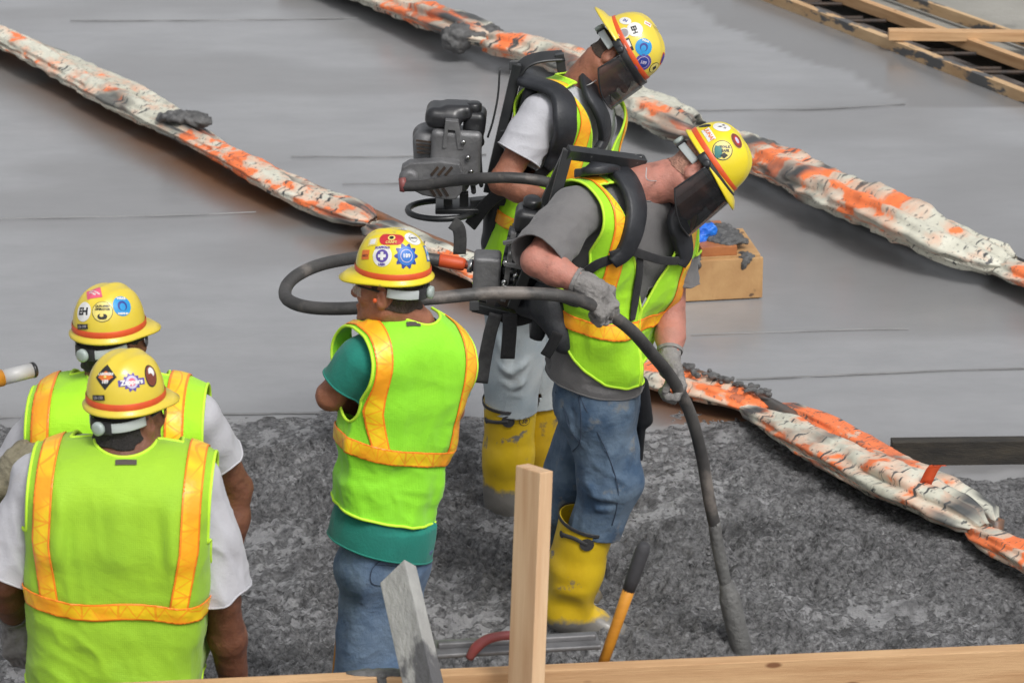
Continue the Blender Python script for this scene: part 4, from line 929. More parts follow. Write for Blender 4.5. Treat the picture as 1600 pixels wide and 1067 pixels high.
def vest(S, m, hem, wtop, wbot, hw, ew=.03, ed=.032, neckr=.085, front=None, amp=.010, hemf=None, armd=.1, yk=1.0, label=None, ai=.80, ah=1.0, extra=(), efolds=None, flare=0.0):
    """hw(t) half width where the armhole edge runs; t = height above pelvis in metres"""
    P = yoke(S, .034, k=.03, reach=yk)+list(extra)
    for k_, (t, w_, d_) in enumerate(STN+[(-.18, .162, .115)]):
        mm_ = min(max(t/.5, 0), 1); l = nrm(S.hl*(1-mm_)+S.l*mm_); f = nrm(S.hf*(1-mm_)+S.f*mm_); l = nrm(l-S.u*(l@S.u)); f = np.cross(l, S.u)
        w2 = (wtop*mm_+wbot*(1-mm_)); d2 = d_*S.b*S.bd+ed; c = S.P+(S.N-S.P)*t+f*S.lean*math.sin(max(t, 0)*math.pi)
        P.append(rbox(c, (w2, d2, .10), np.array([l, f, S.u]), rad=min(.098, d2-.01), k=.05))
    sht = ((S.SL+S.SR)/2-S.P)@S.u; cl = []
    def armc(V):
        q = V-S.P; l_ = np.abs(q@S.l); f_ = q@S.f; t_ = q@S.u; w0 = hw(t_)
        e = np.sqrt((f_/(.088*ah))**2+((t_-(sht-.085))/(.125*ah))**2)-1
        return np.maximum(np.where(t_ > sht-.10, l_-w0, -1), np.where(l_ > w0*ai, -e*.09, -1))
    cl.append(armc)
    cl.append(hemf if hemf is not None else (lambda V: -((V-S.P)@S.u-hem)))
    def neckc(V):
        q = V-(S.N-S.f*.0); a = q@S.u; r_ = np.sqrt((q@S.l)**2+(q@S.f*.9)**2); return np.where(a > -.10, neckr-r_, -1)
    cl.append(neckc)
    if front is not None:
        v0, sl_, w0 = front
        cl.append(lambda V: np.where((V-S.P)@S.f > 0.02, np.maximum(w0, ((V-S.P)@S.u-v0)*sl_)-np.abs((V-S.P)@S.l), -1))
    folds = [(S.u+.15*S.l, amp, 5.5, .28, S.seed+23, lambda V: np.clip(1.25-((V-S.P)@S.u)/(S.T*1.0), .25, 1)), (S.u*.3+S.l, amp*.5, 7, .35, S.seed+29, lambda V: np.clip(1.1-((V-S.P)@S.u)/(S.T*.8), .15, 1))]
    V, Q = surf(P, .0075); T = tri(Q); V = smooth(V, T, 3)
    if flare:
        a = (V-S.P)@S.u; q = V-S.P-np.outer(a, S.u); V = V+q*(flare*np.clip((S.T*.55-a)/(S.T*.55), 0, 1.3))[:, None]
    for ax, am, sc, st, sd_, mask in folds:
        N = vnorm(V, T); W_ = wrinkle(V, N, S, ax, am, sc, st, sd_); V = V+(W_-V)*mask(V)[:, None]
    if efolds: V = bump_folds(V, vnorm(V, T), efolds)
    S.vhw = float(np.ravel(hw(np.array([.3])))[0]); S.vhem = hem+.03; S.vfull = (V, T); S.fB = bvh_of(V, T)
    for c in cl: V, T = clip(V, T, c(V))
    o = make('safety_vest', V, T, m, parent=S.root, solid=.004)
    if label: o['label'] = label
    S.vest = o; S.vV, S.vT = V, T; S.vN = vnorm(V, T); S.vB = bvh_of(V, T)
    return o
def tuck(S, hw_, mar=.006):
    V = S.sV.copy(); q = V-S.P; m_ = np.where((np.abs(q@S.l) < hw_) & (q@S.u > S.vhem))[0]
    for i in m_:
        r_ = S.fB.find_nearest(Vector(V[i]), .12)
        if r_[0] is None: continue
        p = np.array(r_[0]); n = np.array(r_[1]); sd_ = (V[i]-p)@n
        if sd_ > -mar: V[i] = p-n*mar
    org = np.array(S.root['_o']); S.shirt.data.vertices.foreach_set('co', (V-org).astype(np.float32).ravel()); S.shirt.data.update(); S.sV = V
    edge_tape(V, S.sT, S.shirt, S.sM, .0030, 'hem')
def piping_edges(S, m='piping', r=.0045):
    tuck(S, S.vhw*.84)
    """bound edges of the vest: every open edge of the cloth gets a thin tape"""
    edge_tape(S.vV, S.vT, S.vest, M[m], r, 'edge_binding')
def edge_tape(EV, T, par, m, r, nm):
    e = np.concatenate([T[:, [0, 1]], T[:, [1, 2]], T[:, [2, 0]]]); es = np.sort(e, 1); u, c = np.unique(es, axis=0, return_counts=True); b = u[c == 1]
    adj = {}
    for a, q in b: adj.setdefault(int(a), []).append(int(q)); adj.setdefault(int(q), []).append(int(a))
    seen = set(); parts = []
    for s in list(adj):
        if s in seen: continue
        path = [s]; seen.add(s); cur = s
        while True:
            nx = [x for x in adj[cur] if x not in seen]
            if not nx: break
            cur = nx[0]; seen.add(cur); path.append(cur)
        if len(path) < 12: continue
        P_ = EV[path+[path[0]]]
        for _ in range(3): P_[1:-1] = (P_[:-2]+2*P_[1:-1]+P_[2:])/4
        P_ = P_[::2]
        parts.append(tube(P_, r, 6))
    for V, F in parts: make(nm, V, F, m, parent=par)
def vest_stripes(S, hb=None, verts=(), hw_=.025):
    V, T, N_ = S.vV, S.vT, S.vN
    if hb is not None:
        tf = hb if callable(hb) else (lambda V: (V-S.P)@S.u-hb)
        o = stripe((S, S.vest), V, T, N_, [lambda V: np.abs(tf(V))-hw_], lambda V: np.c_[(V-S.P)@S.l+(V-S.P)@S.f*.7, tf(V)])
    for cf, t0 in verts:   # cf(V) signed distance from the stripe's centre line
        o = stripe((S, S.vest), V, T, N_, [lambda V: np.abs(cf(V))-hw_, lambda V: t0-(V-S.P)@S.u], lambda V: np.c_[(V-S.P)@S.u, cf(V)], off=.0022)
def near_seg(V, a, b):
    ab = b-a; t = np.clip(((V-a)@ab)/(ab@ab), 0, 1); return np.linalg.norm(V-a-np.outer(t, ab), axis=1)
def fold_list(Y, L): return [(at(*p, Y), at(*q, Y), w_, h_) for p, q, w_, h_ in L]
def trousers(S, m, top=.10, amp=.010, hk=1.0, rk=(.098, .075, .064), legs='LR', cuts=(), clips=(), efolds=None, cuff=None, label=None, h=.0075):
    P = [cone(S.HL, S.HR, .125*hk, k=.05)]; c = (S.HL+S.HR)/2; P.append(cone(c+S.u*.0, c+S.u*(top+.03), .118*hk, .112*hk, k=.04, flat=(S.hf, 1.0)))
    for l_ in (1, -1): P.append(cone(c+S.hl*l_*.055-S.hf*.03+S.u*.10, c+S.hl*l_*.05-S.hf*.02+S.u*.03, (.105*hk), .115*hk, k=.04))
    ends = []
    for hp, kn, an in ((S.HL, S.KL, S.AL), (S.HR, S.KR, S.AR)):
        P += [cone(hp-A(0, 0, .02), kn, rk[0], rk[1], k=.035), cone(kn, an, rk[1]*.97, rk[2], k=.03)]
    V, Q = surf(P, h); T = tri(Q); V = smooth(V, T, 2)
    N = vnorm(V, T); V = wrinkle(V, N, S, A(.3, 0, 1), amp, 5, .30, S.seed+43)
    for hp, kn, an in ((S.HL, S.KL, S.AL), (S.HR, S.KR, S.AR)):   # bunching behind the knee and above the boot
        N = vnorm(V, T); q = V-kn; r_ = np.linalg.norm(q, axis=1); ax = nrm(an-hp); mk = np.exp(-(r_/.13)**2)
        V = V+N*(mk*.024*vnoise(np.c_[(q@ax)*15+vnoise(V, 7, 5)*.8, (V@S.hl)*4, V[:, 0]*3], 1, S.seed+51))[:, None]
    if efolds: V = bump_folds(V, vnorm(V, T), efolds)
    V, T = clip(V, T, (V-c)@S.u-top-.01)
    for tp, ax, other in cuts: V, T = clip(V, T, np.where(np.linalg.norm((V-tp)-np.outer((V-tp)@ax, ax), axis=1) < .16, -((V-tp)@ax+.05), -1) if other is None else np.where(near_seg(V, *other[0]) < near_seg(V, *other[1]), -((V-tp)@ax+.022), -.01))
    for cl in clips: V, T = clip(V, T, cl(V))
    o = make('jeans', V, T, m, parent=S.root, solid=.004)
    if label: o['label'] = label
    S.jV, S.jT = V, T; S.jB = bvh_of(V, T); S.jeans = o; return o
def boot(S, kn, an, heel, toe, m, top, r0=.083, r1=.066, label=None, seed=0, strap=True):
    """top: point on the shin axis where the boot opens"""
    ax = nrm(kn-an); fw = nrm(toe-heel); P = [cone(top+ax*.05, an+(top-an)*.45, r0*1.02, r0*.90, k=.03), cone(an+(top-an)*.45, an, r0*.90, r1, k=.03), cone(an, heel+fw*.03+Z0*.035, r1*.95, .040, k=.03),
         cone(heel+fw*.035+Z0*.035, heel+fw*.13+Z0*.05, .042, .047, k=.03), cone(heel+fw*.12+Z0*.047, toe-fw*.05+Z0*.038, .050, .042, k=.03, flat=(Z0, 1.1)), cone(an, toe-fw*.13+Z0*.06, r1*.85, .042, k=.03)]
    V, Q = surf(P, .006); T = tri(Q); V = smooth(V, T, 2); N = vnorm(V, T)
    q = V-an; t = q@ax; mk = np.clip(1.1-np.abs(t-.10)/.16, 0, 1)
    V = V+N*(mk*.009*vnoise(np.c_[t*13+1.5*vnoise(V, 6, seed+2), V[:, 0]*5, V[:, 1]*5], 1, seed)+.003*vnoise(V, 9, seed+4))[:, None]
    V[:, 2] = np.where(V[:, 2] < an[2]-.5, V[:, 2], V[:, 2])
    Vb, Tb = clip(V, T, (V-top)@ax)
    o = make('boot', Vb, Tb, m, parent=S.root, solid=.004)
    if label: o['label'] = label
    Vr, Tr = clip(V+N*.002, T, (V-top)@ax-.004); Vr, Tr = clip(Vr, Tr, -((Vr-top)@ax+.008)); make('top_rim', Vr, Tr, M['black_rubber'], parent=o, solid=.003, off=1)
    return o, bvh_of(Vb, Tb)
def strap_on(bvh, pts, wd, th, m, parent, name='strap', lift=.002, n=8, extra=()):
    """strap laid on a surface: pts are picture points that pick the place on the surface; 3-vectors are taken as they are"""
    P_ = []; N_ = []
    for p in pts:
        if len(p) == 2:
            r_ = hit(bvh, *p)
            if r_ is None: continue
            P_.append(r_[0]+r_[1]*lift); N_.append(r_[1])
        else: P_.append(np.asarray(p[:3], float)); N_.append(None)
    for i, q in enumerate(N_):
        if q is None:
            
            c = [x for x in N_ if x is not None] or [nrm(-ray(800, 500))]; N_[i] = c[0] if i < len(N_)/2 else c[-1]
    if len(P_) < 2: print('strap missed', pts); return None
    P2 = spline(np.array(P_), n); N2 = spline(np.array(N_), n); N2 /= np.linalg.norm(N2, axis=1)[:, None]
    # keep the strap outside the cloth
    for i, p in enumerate(P2):
        r_ = bvh.find_nearest(Vector(p))
        if r_[0] is not None:
            q = np.array(r_[0]); nn = np.array(r_[1])
            if (p-q)@nn < lift and np.linalg.norm(p-q) < .05: P2[i] = q+nn*lift
    for _ in range(2): P2[1:-1] = (P2[:-2]+2*P2[1:-1]+P2[2:])/4
    for _ in range(4): N2[1:-1] = (N2[:-2]+2*N2[1:-1]+N2[2:])/4
    V, F = ribbon(P2, N2, wd if np.isscalar(wd) else np.interp(np.linspace(0, 1, len(P2)), np.linspace(0, 1, len(wd)), wd), th)
    return make(name, V, F, m, parent=parent)

# ------------------------------------------------------------------ hard hats
class Hat: pass
def hardhat(S, base, up, fwd, bill, m='helmet', a=.104, b=.124, hgt=.145, billlen=.045, band=True, brim_w=.010):
    """base centre of the opening, rows: left, forward, up; bill = +1 in front, -1 worn backwards"""
    a, b, hgt, billlen = a*.92, b*.93, hgt*.92, billlen*.95
    up = nrm(up); fw = nrm(fwd-up*(fwd@up)); lf = np.cross(fw, up); lf = -np.cross(up, fw) if False else np.cross(fw, up)*-1
    Fr = np.array([np.cross(up, fw), fw, up]); K = Hat(); K.c, K.F, K.a, K.b, K.h = np.asarray(base, float), Fr, a, b, hgt
    n = 72; th = np.arange(n)*2*math.pi/n; rings = []
    bd = np.maximum(0, np.sin(th)*bill)                          # toward the bill
    def pt(r_, z_, ex=0, dz=0):
        x = (a*r_+ex)*np.cos(th); y = (b*r_+ex)*np.sin(th)
        return np.stack([x, y, z_+np.zeros(n)+dz], 1)
    bl = brim_w+billlen*bd**1.6*(.7+.3*bd)
    outer = [pt(1.0, .004, bl, -.016*bd**2-.004), pt(1.0, .0075, bl*1.0+.001, -.016*bd**2-.003), pt(1, .010, bl*.6, -.006*bd**2), pt(1, .0125, .002+bl*.12, 0)]
    for ph in np.linspace(.10, 1.5, 22):
        r_ = max(math.cos(ph), 0)**.72; z_ = math.sin(ph)**.93
        rg_ = pt(r_, .012+(hgt-.012)*z_)
        ridge = .004*np.exp(-((rg_[:, 0])/.012)**2)*np.clip(z_*2-.6, 0, 1)+.0022*(np.exp(-((np.abs(rg_[:, 0])-.040)/.010)**2))*np.clip(z_*2-.6, 0, 1)
        rg_[:, 2] += ridge; outer.append(rg_)
    V = np.vstack(outer); m_ = len(outer); F = [(i*n+j, i*n+(j+1) % n, (i+1)*n+(j+1) % n, (i+1)*n+j) for i in range(m_-1) for j in range(n)]
    V = np.vstack([V, [[0, 0, hgt+.003]]]); F += [((m_-1)*n+j, (m_-1)*n+(j+1) % n, len(V)-1) for j in range(n)]
    W_ = K.c+V@Fr; F = [f[::-1] for f in F]
    K.o = make('hard_hat', W_, F, M[m], parent=S.root, solid=.003)
    K.B = bvh_of(W_, F)
    if band:
        bv = [pt(1.0, .016, .0022), pt(.998, .0175, .0030), pt(.990, .031, .0030), pt(.986, .033, .0022)]; bV = np.vstack(bv)
        bF = [(i*n+j, i*n+(j+1) % n, (i+1)*n+(j+1) % n, (i+1)*n+j) for i in range(3) for j in range(n)]; bF = [f[::-1] for f in bF]
        make('band', K.c+bV@Fr, bF, M['band'], parent=K.o)
    K.pt = pt; K.th = th; return K
def hat_local(K, x, y, z): return K.c+A(x, y, z)@K.F
def sling(K, head=True, knob=True, strapc='grey_strap', backsign=1):
    """suspension strap round the back of the head with its ratchet knob"""
    pts = []; nn = []
    for a_ in np.linspace(R(-10), R(-170), 24):
        pts.append(hat_local(K, .080*math.cos(a_), .097*backsign*math.sin(a_), -.022-.012*abs(math.sin(a_)))); nn.append(nrm(A(math.cos(a_), math.sin(a_)*backsign, 0)@K.F))
    V, F = ribbon(np.array(pts), np.array(nn), .026, .0035); make('headband', V, F, M['webbing' if not strapc else strapc], parent=K.o)
    V, F = ribbon(np.array(pts[8:16]), np.array(nn[8:16]), .034, .006); make('nape_pad', V, F, M['webbing'], parent=K.o)
    if knob:
        kp = pts[12]; kn = nn[12]; V, F = lathe([(.006, .004), (.017, .006), (.018, .010), (.017, .018), (.010, .020)], kp, kn, 20); make('ratchet_knob', V, F, M['grey_knob'], parent=K.o)
_txt = {}
def text_mesh(s, size, bold=.0, align='CENTER'):
    c = bpy.data.curves.new('t', 'FONT'); c.body = s; c.size = size; c.align_x = 'CENTER'; c.align_y = 'CENTER'; c.offset = bold; c.resolution_u = 3
    o = bpy.data.objects.new('t', c); C.objects.link(o); me = bpy.data.meshes.new_from_object(o.evaluated_get(bpy.context.evaluated_depsgraph_get()))
    V = np.array([v.co[:] for v in me.vertices]) if len(me.vertices) else np.zeros((0, 3)); F = [tuple(p.vertices) for p in me.polygons]
    bpy.data.objects.remove(o); bpy.data.curves.remove(c); bpy.data.meshes.remove(me); return V, F
def ngrid(fn, n=24, rings=4):
    V = [(0, 0)]; F = []
    for k in range(1, rings+1):
        for j in range(n):
            x, y = fn(2*math.pi*j/n); V.append((x*k/rings, y*k/rings))
    for j in range(n): F.append((0, 1+j, 1+(j+1) % n))
    for k in range(1, rings):
        for j in range(n): F.append((1+(k-1)*n+j, 1+k*n+j, 1+k*n+(j+1) % n, 1+(k-1)*n+(j+1) % n))
    return np.array(V), F
def shp(kind, w_, h_, cx=0, cy=0, rot=0):
    if kind == 'disc': fn = lambda a: (w_*math.cos(a), h_*math.sin(a))
    elif kind == 'rect':
        def fn(a):
            c, s = math.cos(a), math.sin(a); k = 1/max(abs(c), abs(s)); return (w_*c*k, h_*s*k)
    elif kind == 'dia':
        def fn(a):
            c, s = math.cos(a), math.sin(a); k = 1/(abs(c)+abs(s)); return (w_*c*k, h_*s*k)
    elif kind == 'cross':
        def fn(a):
            c, s = math.cos(a), math.sin(a); k = 1/max(abs(c), abs(s)); x, y = c*k, s*k
            if abs(x) > .38 and abs(y) > .38:
                q = .38/min(abs(x), abs(y)); x *= q; y *= q
            return (w_*x, h_*y)
    elif kind == 'star':
        fn = lambda a: (w_*(1+.16*math.cos(10*a))*math.cos(a), h_*(1+.16*math.cos(10*a))*math.sin(a))
    elif kind == 'shield':
        fn = lambda a: (w_*math.copysign(abs(math.cos(a))**.5, math.cos(a)), h_*math.sin(a)*(1.1 if math.sin(a) < 0 else .75+.15*abs(math.cos(3*a))))
    V, F = ngrid(fn, 48 if kind in ('cross', 'star', 'shield') else 24); c, s = math.cos(rot), math.sin(rot)
    V = V@np.array([[c, s], [-s, c]])+A(cx, cy); return V, F
def decal(bvh, u, v, layers, parent, rot=0.0, name='sticker', lift=.0012, solid=0, origin_pt=None):
    r_ = hit(bvh, u, v) if origin_pt is None else origin_pt
    if r_ is None: print('decal missed', u, v); return
    p, n = r_; y = cU*math.cos(rot)+cR*math.sin(rot)*-1; x = nrm(np.cross(y, n)); y = np.cross(n, x)
    Vs = []; Fs = []; mi = []; mats = []; nV = 0
    for k, (kind, prm, mm) in enumerate(layers):
        if kind == 'text': V, F = text_mesh(*prm[:3]); V = V[:, :2]+A(*prm[3:5]) if len(V) else V
        else: V, F = shp(kind, *prm)
        if not len(V): continue
        if mm not in mats: mats.append(mm)
        out = []
        for a, b in V:
            q = p+x*a+y*b+n*.04; h_ = bvh.ray_cast(Vector(q), Vector(-n), .09)
            if h_[0] is None: out.append(p+x*a+y*b)
            else: nn = np.array(h_[1]); nn = nn if nn@n > 0 else -nn; out.append(np.array(h_[0])+nn*(lift+.0005*k))
        Vs.append(np.array(out)); Fs += [tuple(i+nV for i in f) for f in F]; mi += [mats.index(mm)]*len(F); nV += len(V)
    return make(name, np.vstack(Vs), Fs, None, parent=parent, mats=[M[q] for q in mats], mi=mi)
def visor(K, S, m, ang=82, top=-.006, length=.19, rad=.128, tilt=.12, rim=True, backsign=1, ct=0):
    P_ = []; n = 36; rows = 14
    for j in range(rows+1):
        t = j/rows; half = R(ang)*(1-.0*t)
        for i in range(n+1):
            q = (i/n*2-1); edge = abs(q)
            a_ = math.pi/2+q*half; ln = length*(1-.55*max(0, edge-.45)**1.6/.38*.55)
            x = rad*.92*math.cos(a_); y = (rad+tilt*t*length*.9)*math.sin(a_)*1.0+.004
            P_.append((x, y, top-ln*t))
    F = [(j*(n+1)+i, j*(n+1)+i+1, (j+1)*(n+1)+i+1, (j+1)*(n+1)+i) for j in range(rows) for i in range(n)]
    V = K.c+np.array(P_)@K.F
    vo = make('face_shield', V, F, M[m], parent=K.o)
    ed = [V[rows*(n+1)+i] for i in range(n+1)]; le = [V[j*(n+1)] for j in range(rows+1)]; re_ = [V[j*(n+1)+n] for j in range(rows, -1, -1)]
    path = np.array(le+ed[1:]+re_[1:]); make('shield_rim', *tube(path, .0028, 6), M['black_plastic'], parent=vo)
    # carrier band along the front of the hat
    pts = []; nn = []
    for a_ in np.linspace(R(-12), R(192), 40):
        pts.append(hat_local(K, (K.a+.004)*1.02*math.cos(a_), (K.b+.006)*math.sin(a_), .002-.0*math.sin(a_))); nn.append(nrm(A(math.cos(a_), math.sin(a_), 0)@K.F))
    V, F = ribbon(np.array(pts), np.array(nn), .030, .007); make('shield_carrier', V, F, M['black_plastic'], parent=K.o)
    for s_ in (-1, 1):
        V, F = lathe([(.004, 0), (.013, .002), (.013, .010), (.006, .012)], hat_local(K, s_*(K.a+.010), .01, .002), nrm(K.F[0]*s_), 16); make('pivot_knob', V, F, M['black_plastic'], parent=K.o)
    return vo
def hair(S, m, fn, off=.005, amp=.003):
    V, T = S.bV, S.bT; N = vnorm(V, T); q = (V-S.H)@S.Fh.T
    V2, T2 = clip(V, T, np.linalg.norm(q-A(0, -.01, .01), axis=1)-.16)
    N2 = vnorm(V2, T2); q = (V2-S.H)@S.Fh.T/S.hs; f = fn(q[:, 0], q[:, 1], q[:, 2])+.006*vnoise(V2, 45, 3)
    nV = V2+N2*(off+amp*vnoise(V2, 90, 4))[:, None]
    V3, T3 = clip(nV, T2, np.maximum(f, q[:, 2]-.030)); return make('hair', V3, T3, M[m], parent=S.root, solid=.006)
def short_hair(x, y, z):     # behind the ears, above the nape
    lim = np.where(np.abs(x) > .066, -.030, -.030); front = y-(.010+np.clip(z-.01, 0, .05)*1.0); nape = -.058-z+np.clip(y+.07, 0, 1)*.35
    ear = .026-np.sqrt(((y+.010))**2+((z+.008)*.72)**2); ear = np.where(np.abs(x) > .06, ear, -1)
    return np.maximum(np.maximum(front, nape), ear)
def glasses(S, K_m='clear', arm='black_plastic'):
    W = lambda x, y, z: S.H+A(x, y, z)*S.hs@S.Fh
    root = None
    for s_ in (-1, 1):
        P_ = []
        for j in range(7):
            for i in range(11):
                a_ = R(8+i*7.2); x = s_*(.004+.066*math.sin(a_)); y = .112-.052*(1-math.cos(a_))*1.15; z = .026-j*.0062-(.004 if i > 7 else 0)*(j/6); P_.append((x, y, z))
        F = [(j*11+i, j*11+i+1, (j+1)*11+i+1, (j+1)*11+i) for j in range(6) for i in range(10)]
        V = S.H+np.array(P_)*S.hs@S.Fh; l_ = make('glasses_lens' , V, F, M[K_m], parent=S.root)
        make('temple_arm', *tube(spline([W(s_*.068, .075, .020), W(s_*.079, .03, .018), W(s_*.083, -.02, .014)], 5), .0028, 6), M[arm], parent=l_)
    W0 = [W(-.066, .082, .026), W(-.03, .108, .028), W(0, .114, .026), W(.03, .108, .028), W(.066, .082, .026)]
    make('glasses_brow', *tube(spline(W0, 5), .0026, 6), M[arm], parent=S.root)
def cord(S, pts, r=.0016, m='white_plastic'): make('earphone_cord', *tube(spline(np.array(pts), 8), r, 6), M[m], parent=S.root)
def glove(S, prims, wr, fa, m, label=None, seed=0):
    P = list(prims)+[cone(wr-fa*.055, wr+fa*.02, .036, .033, k=.012)]
    V, Q = surf(P, .0030); T = tri(Q); N = vnorm(V, T); V = V+N*(.0016*(1-2*np.abs(vnoise(V, 55, seed)))+.0012*vnoise(V, 120, seed+1))[:, None]
    V2, T2 = clip(V, T, -(V-(wr-fa*.052))@fa); o = make('glove', V2, T2, M[m], parent=S.root, solid=.002)
    Vr, Tr = clip(V+N*.0015, T, -((V-(wr-fa*.052))@fa)); Vr, Tr = clip(Vr, Tr, (Vr-(wr-fa*.040))@fa); make('cuff', Vr, Tr, M[m], parent=o, solid=.003, off=1)
    return o

def S_new(**k):
    S = Person(); S.b = 1; S.bd = 1; S.lean = 0; S.nk = 1; S.ab = 1; S.hs = .92; S.seed = 1; S.hands = []
    for a_, b_ in k.items(): setattr(S, a_, b_)
    torso_frame(S); return S
UP = A(0, 0, 1)
def feet(S, an, fw): return [cone(an, an+fw*.13-A(0, 0, .06), .034, .03, k=.03), cone(an-fw*.04-A(0, 0, .05), an, .035, k=.03)]

# ================= man with folded arms, seen from behind (middle)
Y3 = 8.88
hb3 = at(614, 431, Y3); hf3 = nrm(A(-.93, .36, -.02))
S3 = S_new(N=at(645, 503, Y3+.02), P=at(594, 852, Y3), SL=at(564, 562, Y3-.05), SR=at(694, 560, Y3+.09), EL=at(518, 618, Y3-.02), ER=at(702, 638, Y3+.22), WL=at(600, 640, Y3+.30), WR=at(640, 625, Y3+.34),
           HL=at(578, 885, Y3-.01), HR=at(617, 888, Y3+.02), KL=at(566, 1075, Y3+.02), KR=at(612, 1080, Y3+.04), AL=at(575, 1265, Y3), AR=at(636, 1265, Y3+.03),
           H=hb3-UP*.036+hf3*.010, b=.88, seed=300, ab=.95)
S3.Fh = np.array([nrm(np.cross(UP, hf3)), hf3, UP]); S3.Fh[0] = np.cross(S3.Fh[1], S3.Fh[2])*-1
S3.Fh = np.array([np.cross(UP, hf3), hf3-UP*(hf3@UP), UP]); S3.Fh = np.array([nrm(r_) for r_ in S3.Fh])
S3.hands = [hand_prims(S3.WL, nrm(S3.WL-S3.EL), -S3.f*0+A(0, -1, .2), UP, (.4, .4, .3)), hand_prims(S3.WR, nrm(S3.WR-S3.ER), A(0, -1, 0), UP, (.4, .4, .3))]
S3.hands += [feet(S3, S3.AL, S3.hf), feet(S3, S3.AR, S3.hf)]
body(S3, 'person', 'man seen from behind with folded arms and head turned left, lime vest over teal shirt', M['skin_tan'], tuple((S3.AL+S3.AR)/2*A(1, 1, 0)))
hair(S3, 'hair_dark', short_hair, .003, .001)
shirt(S3, M['green_tee'], (.62, .62), .0, r0=.060, r1=.064, ew=-.004, ed=.010, amp=.007, hemtilt=S3.l*-.18, lowf=-.004)
s3u = lambda V: (V-S3.P)@S3.u; s3l = lambda V: (V-S3.P)@S3.l
vest(S3, M['vest_green'], .055, .164, .122, lambda t: .168+0*t, ew=.032, ed=.016, neckr=.070, front=(.30, .4, .004), amp=.026, ah=.66,
     hemf=lambda V: -(s3u(V)-.105-.17*s3l(V)),
     efolds=fold_list(Y3-.17, [((585, 600), (560, 665), .020, .014), ((610, 590), (585, 690), .016, -.012), ((655, 560), (650, 680), .022, .010), ((690, 575), (672, 800), .018, .013), ((672, 600), (655, 790), .012, -.010), ((560, 700), (650, 760), .018, .013), ((545, 720), (640, 785), .014, -.012), ((540, 745), (600, 770), .016, .010), ((600, 520), (590, 575), .018, .008), ((625, 700), (610, 790), .016, .010), ((560, 640), (540, 690), .014, .012)]))
S3.hb = lambda V: s3u(V)-.305-.14*s3l(V)
vest_stripes(S3, S3.hb, [(lambda V: s3l(V)-(.138-.30*np.clip(.44-s3u(V), 0, .16)), .30), (lambda V: s3l(V)+(.138-.02*np.clip(.44-s3u(V), 0, .3)), .30)], hw_=.023)
piping_edges(S3, 'piping')
decal(S3.vB, 646, 507, [('rect', (.019, .007), 'tag')], S3.vest, rot=0, name='label', lift=.004)
trousers(S3, M['jeans_mid'], top=.075, amp=.020, hk=.69, rk=(.078, .072, .070), efolds=fold_list(Y3-.13, [((535, 870), (560, 900), .012, .010), ((545, 930), (575, 990), .014, .010), ((560, 940), (565, 1010), .010, -.010), ((600, 930), (598, 1010), .012, .010), ((540, 960), (550, 1020), .012, .009)]))
decal(S3.jB, 603, 893, [('shield', (.050, .040), 'seam'), ('shield', (.0475, .0375), 'jeans_mid'), ('rect', (.044, .0010, 0, .020), 'seam')], S3.jeans, rot=-.15, name='back_pocket', lift=.002)
K3 = hardhat(S3, hb3, A(.02, .03, 1), hf3, 1, m='helmet_bright', a=.102, b=.112, hgt=.140, billlen=.040)
sling(K3); glasses(S3)
cpt = hat_local(K3, *( (.084)*1, -.012, -.040)); 
prop(S3.root)
# ear plug
V, Q = surf([ell(S3.H+A(.094, .004, -.006)@S3.Fh, (.006, .006, .007), k=.002)], .0015); make('ear_plug', V, Q, M['orange_rubber'], parent=S3.root)

# ================= nearest man, seen from behind (bottom left)
Y2 = 7.98
hf2 = nrm(A(.60, .80, -.02)); hb2 = at(197, 629, Y2+.03)
S2 = S_new(N=at(195, 706, Y2), P=at(181, 1060, Y2), SL=at(62, 752, Y2), SR=at(300, 752, Y2), EL=at(4, 905, Y2-.03), ER=at(346, 935, Y2+.02), WL=at(22, 952, Y2+.20), WR=at(372, 1105, Y2+.14),
           HL=at(140, 1120, Y2), HR=at(232, 1120, Y2), KL=at(135, 1340, Y2+.02), KR=at(240, 1340, Y2+.02), AL=at(135, 1540, Y2), AR=at(245, 1540, Y2), H=hb2-UP*.036+hf2*.010, b=1.18, bd=1.12, seed=200, ab=1.12, nk=1.22)
S2.WL = at(24, 968, Y2+.17)
S2.Fh = np.array([nrm(np.cross(UP, hf2)), nrm(hf2*A(1, 1, 0)), UP])
dL = nrm(at(26, 1010, Y2+.14)-S2.WL)
gi2, gl2 = gloved(S2.WL, dL, nrm(A(.3, .6, 0)), A(1, -.3, .2), (.9, .9, .6), r=1.08)
S2.hands = [gi2, hand_prims(S2.WR, nrm(S2.WR-S2.ER), nrm(A(-1, .2, 0)), A(0, 1, .2), (.3, .3, .3)), feet(S2, S2.AL, S2.hf), feet(S2, S2.AR, S2.hf)]
body(S2, 'person', 'nearest worker at bottom left seen from behind in lime vest over white shirt', M['skin_brown'], tuple((S2.AL+S2.AR)/2*A(1, 1, 0)))
hair(S2, 'hair_black', short_hair, .006, .002)
shirt(S2, M['white_tee'], (.92, .92), -.03, r0=.060, r1=.074, ew=.004, ed=.010, amp=.013, neck=.07)
s2u = lambda V: (V-S2.P)@S2.u; s2l = lambda V: (V-S2.P)@S2.l
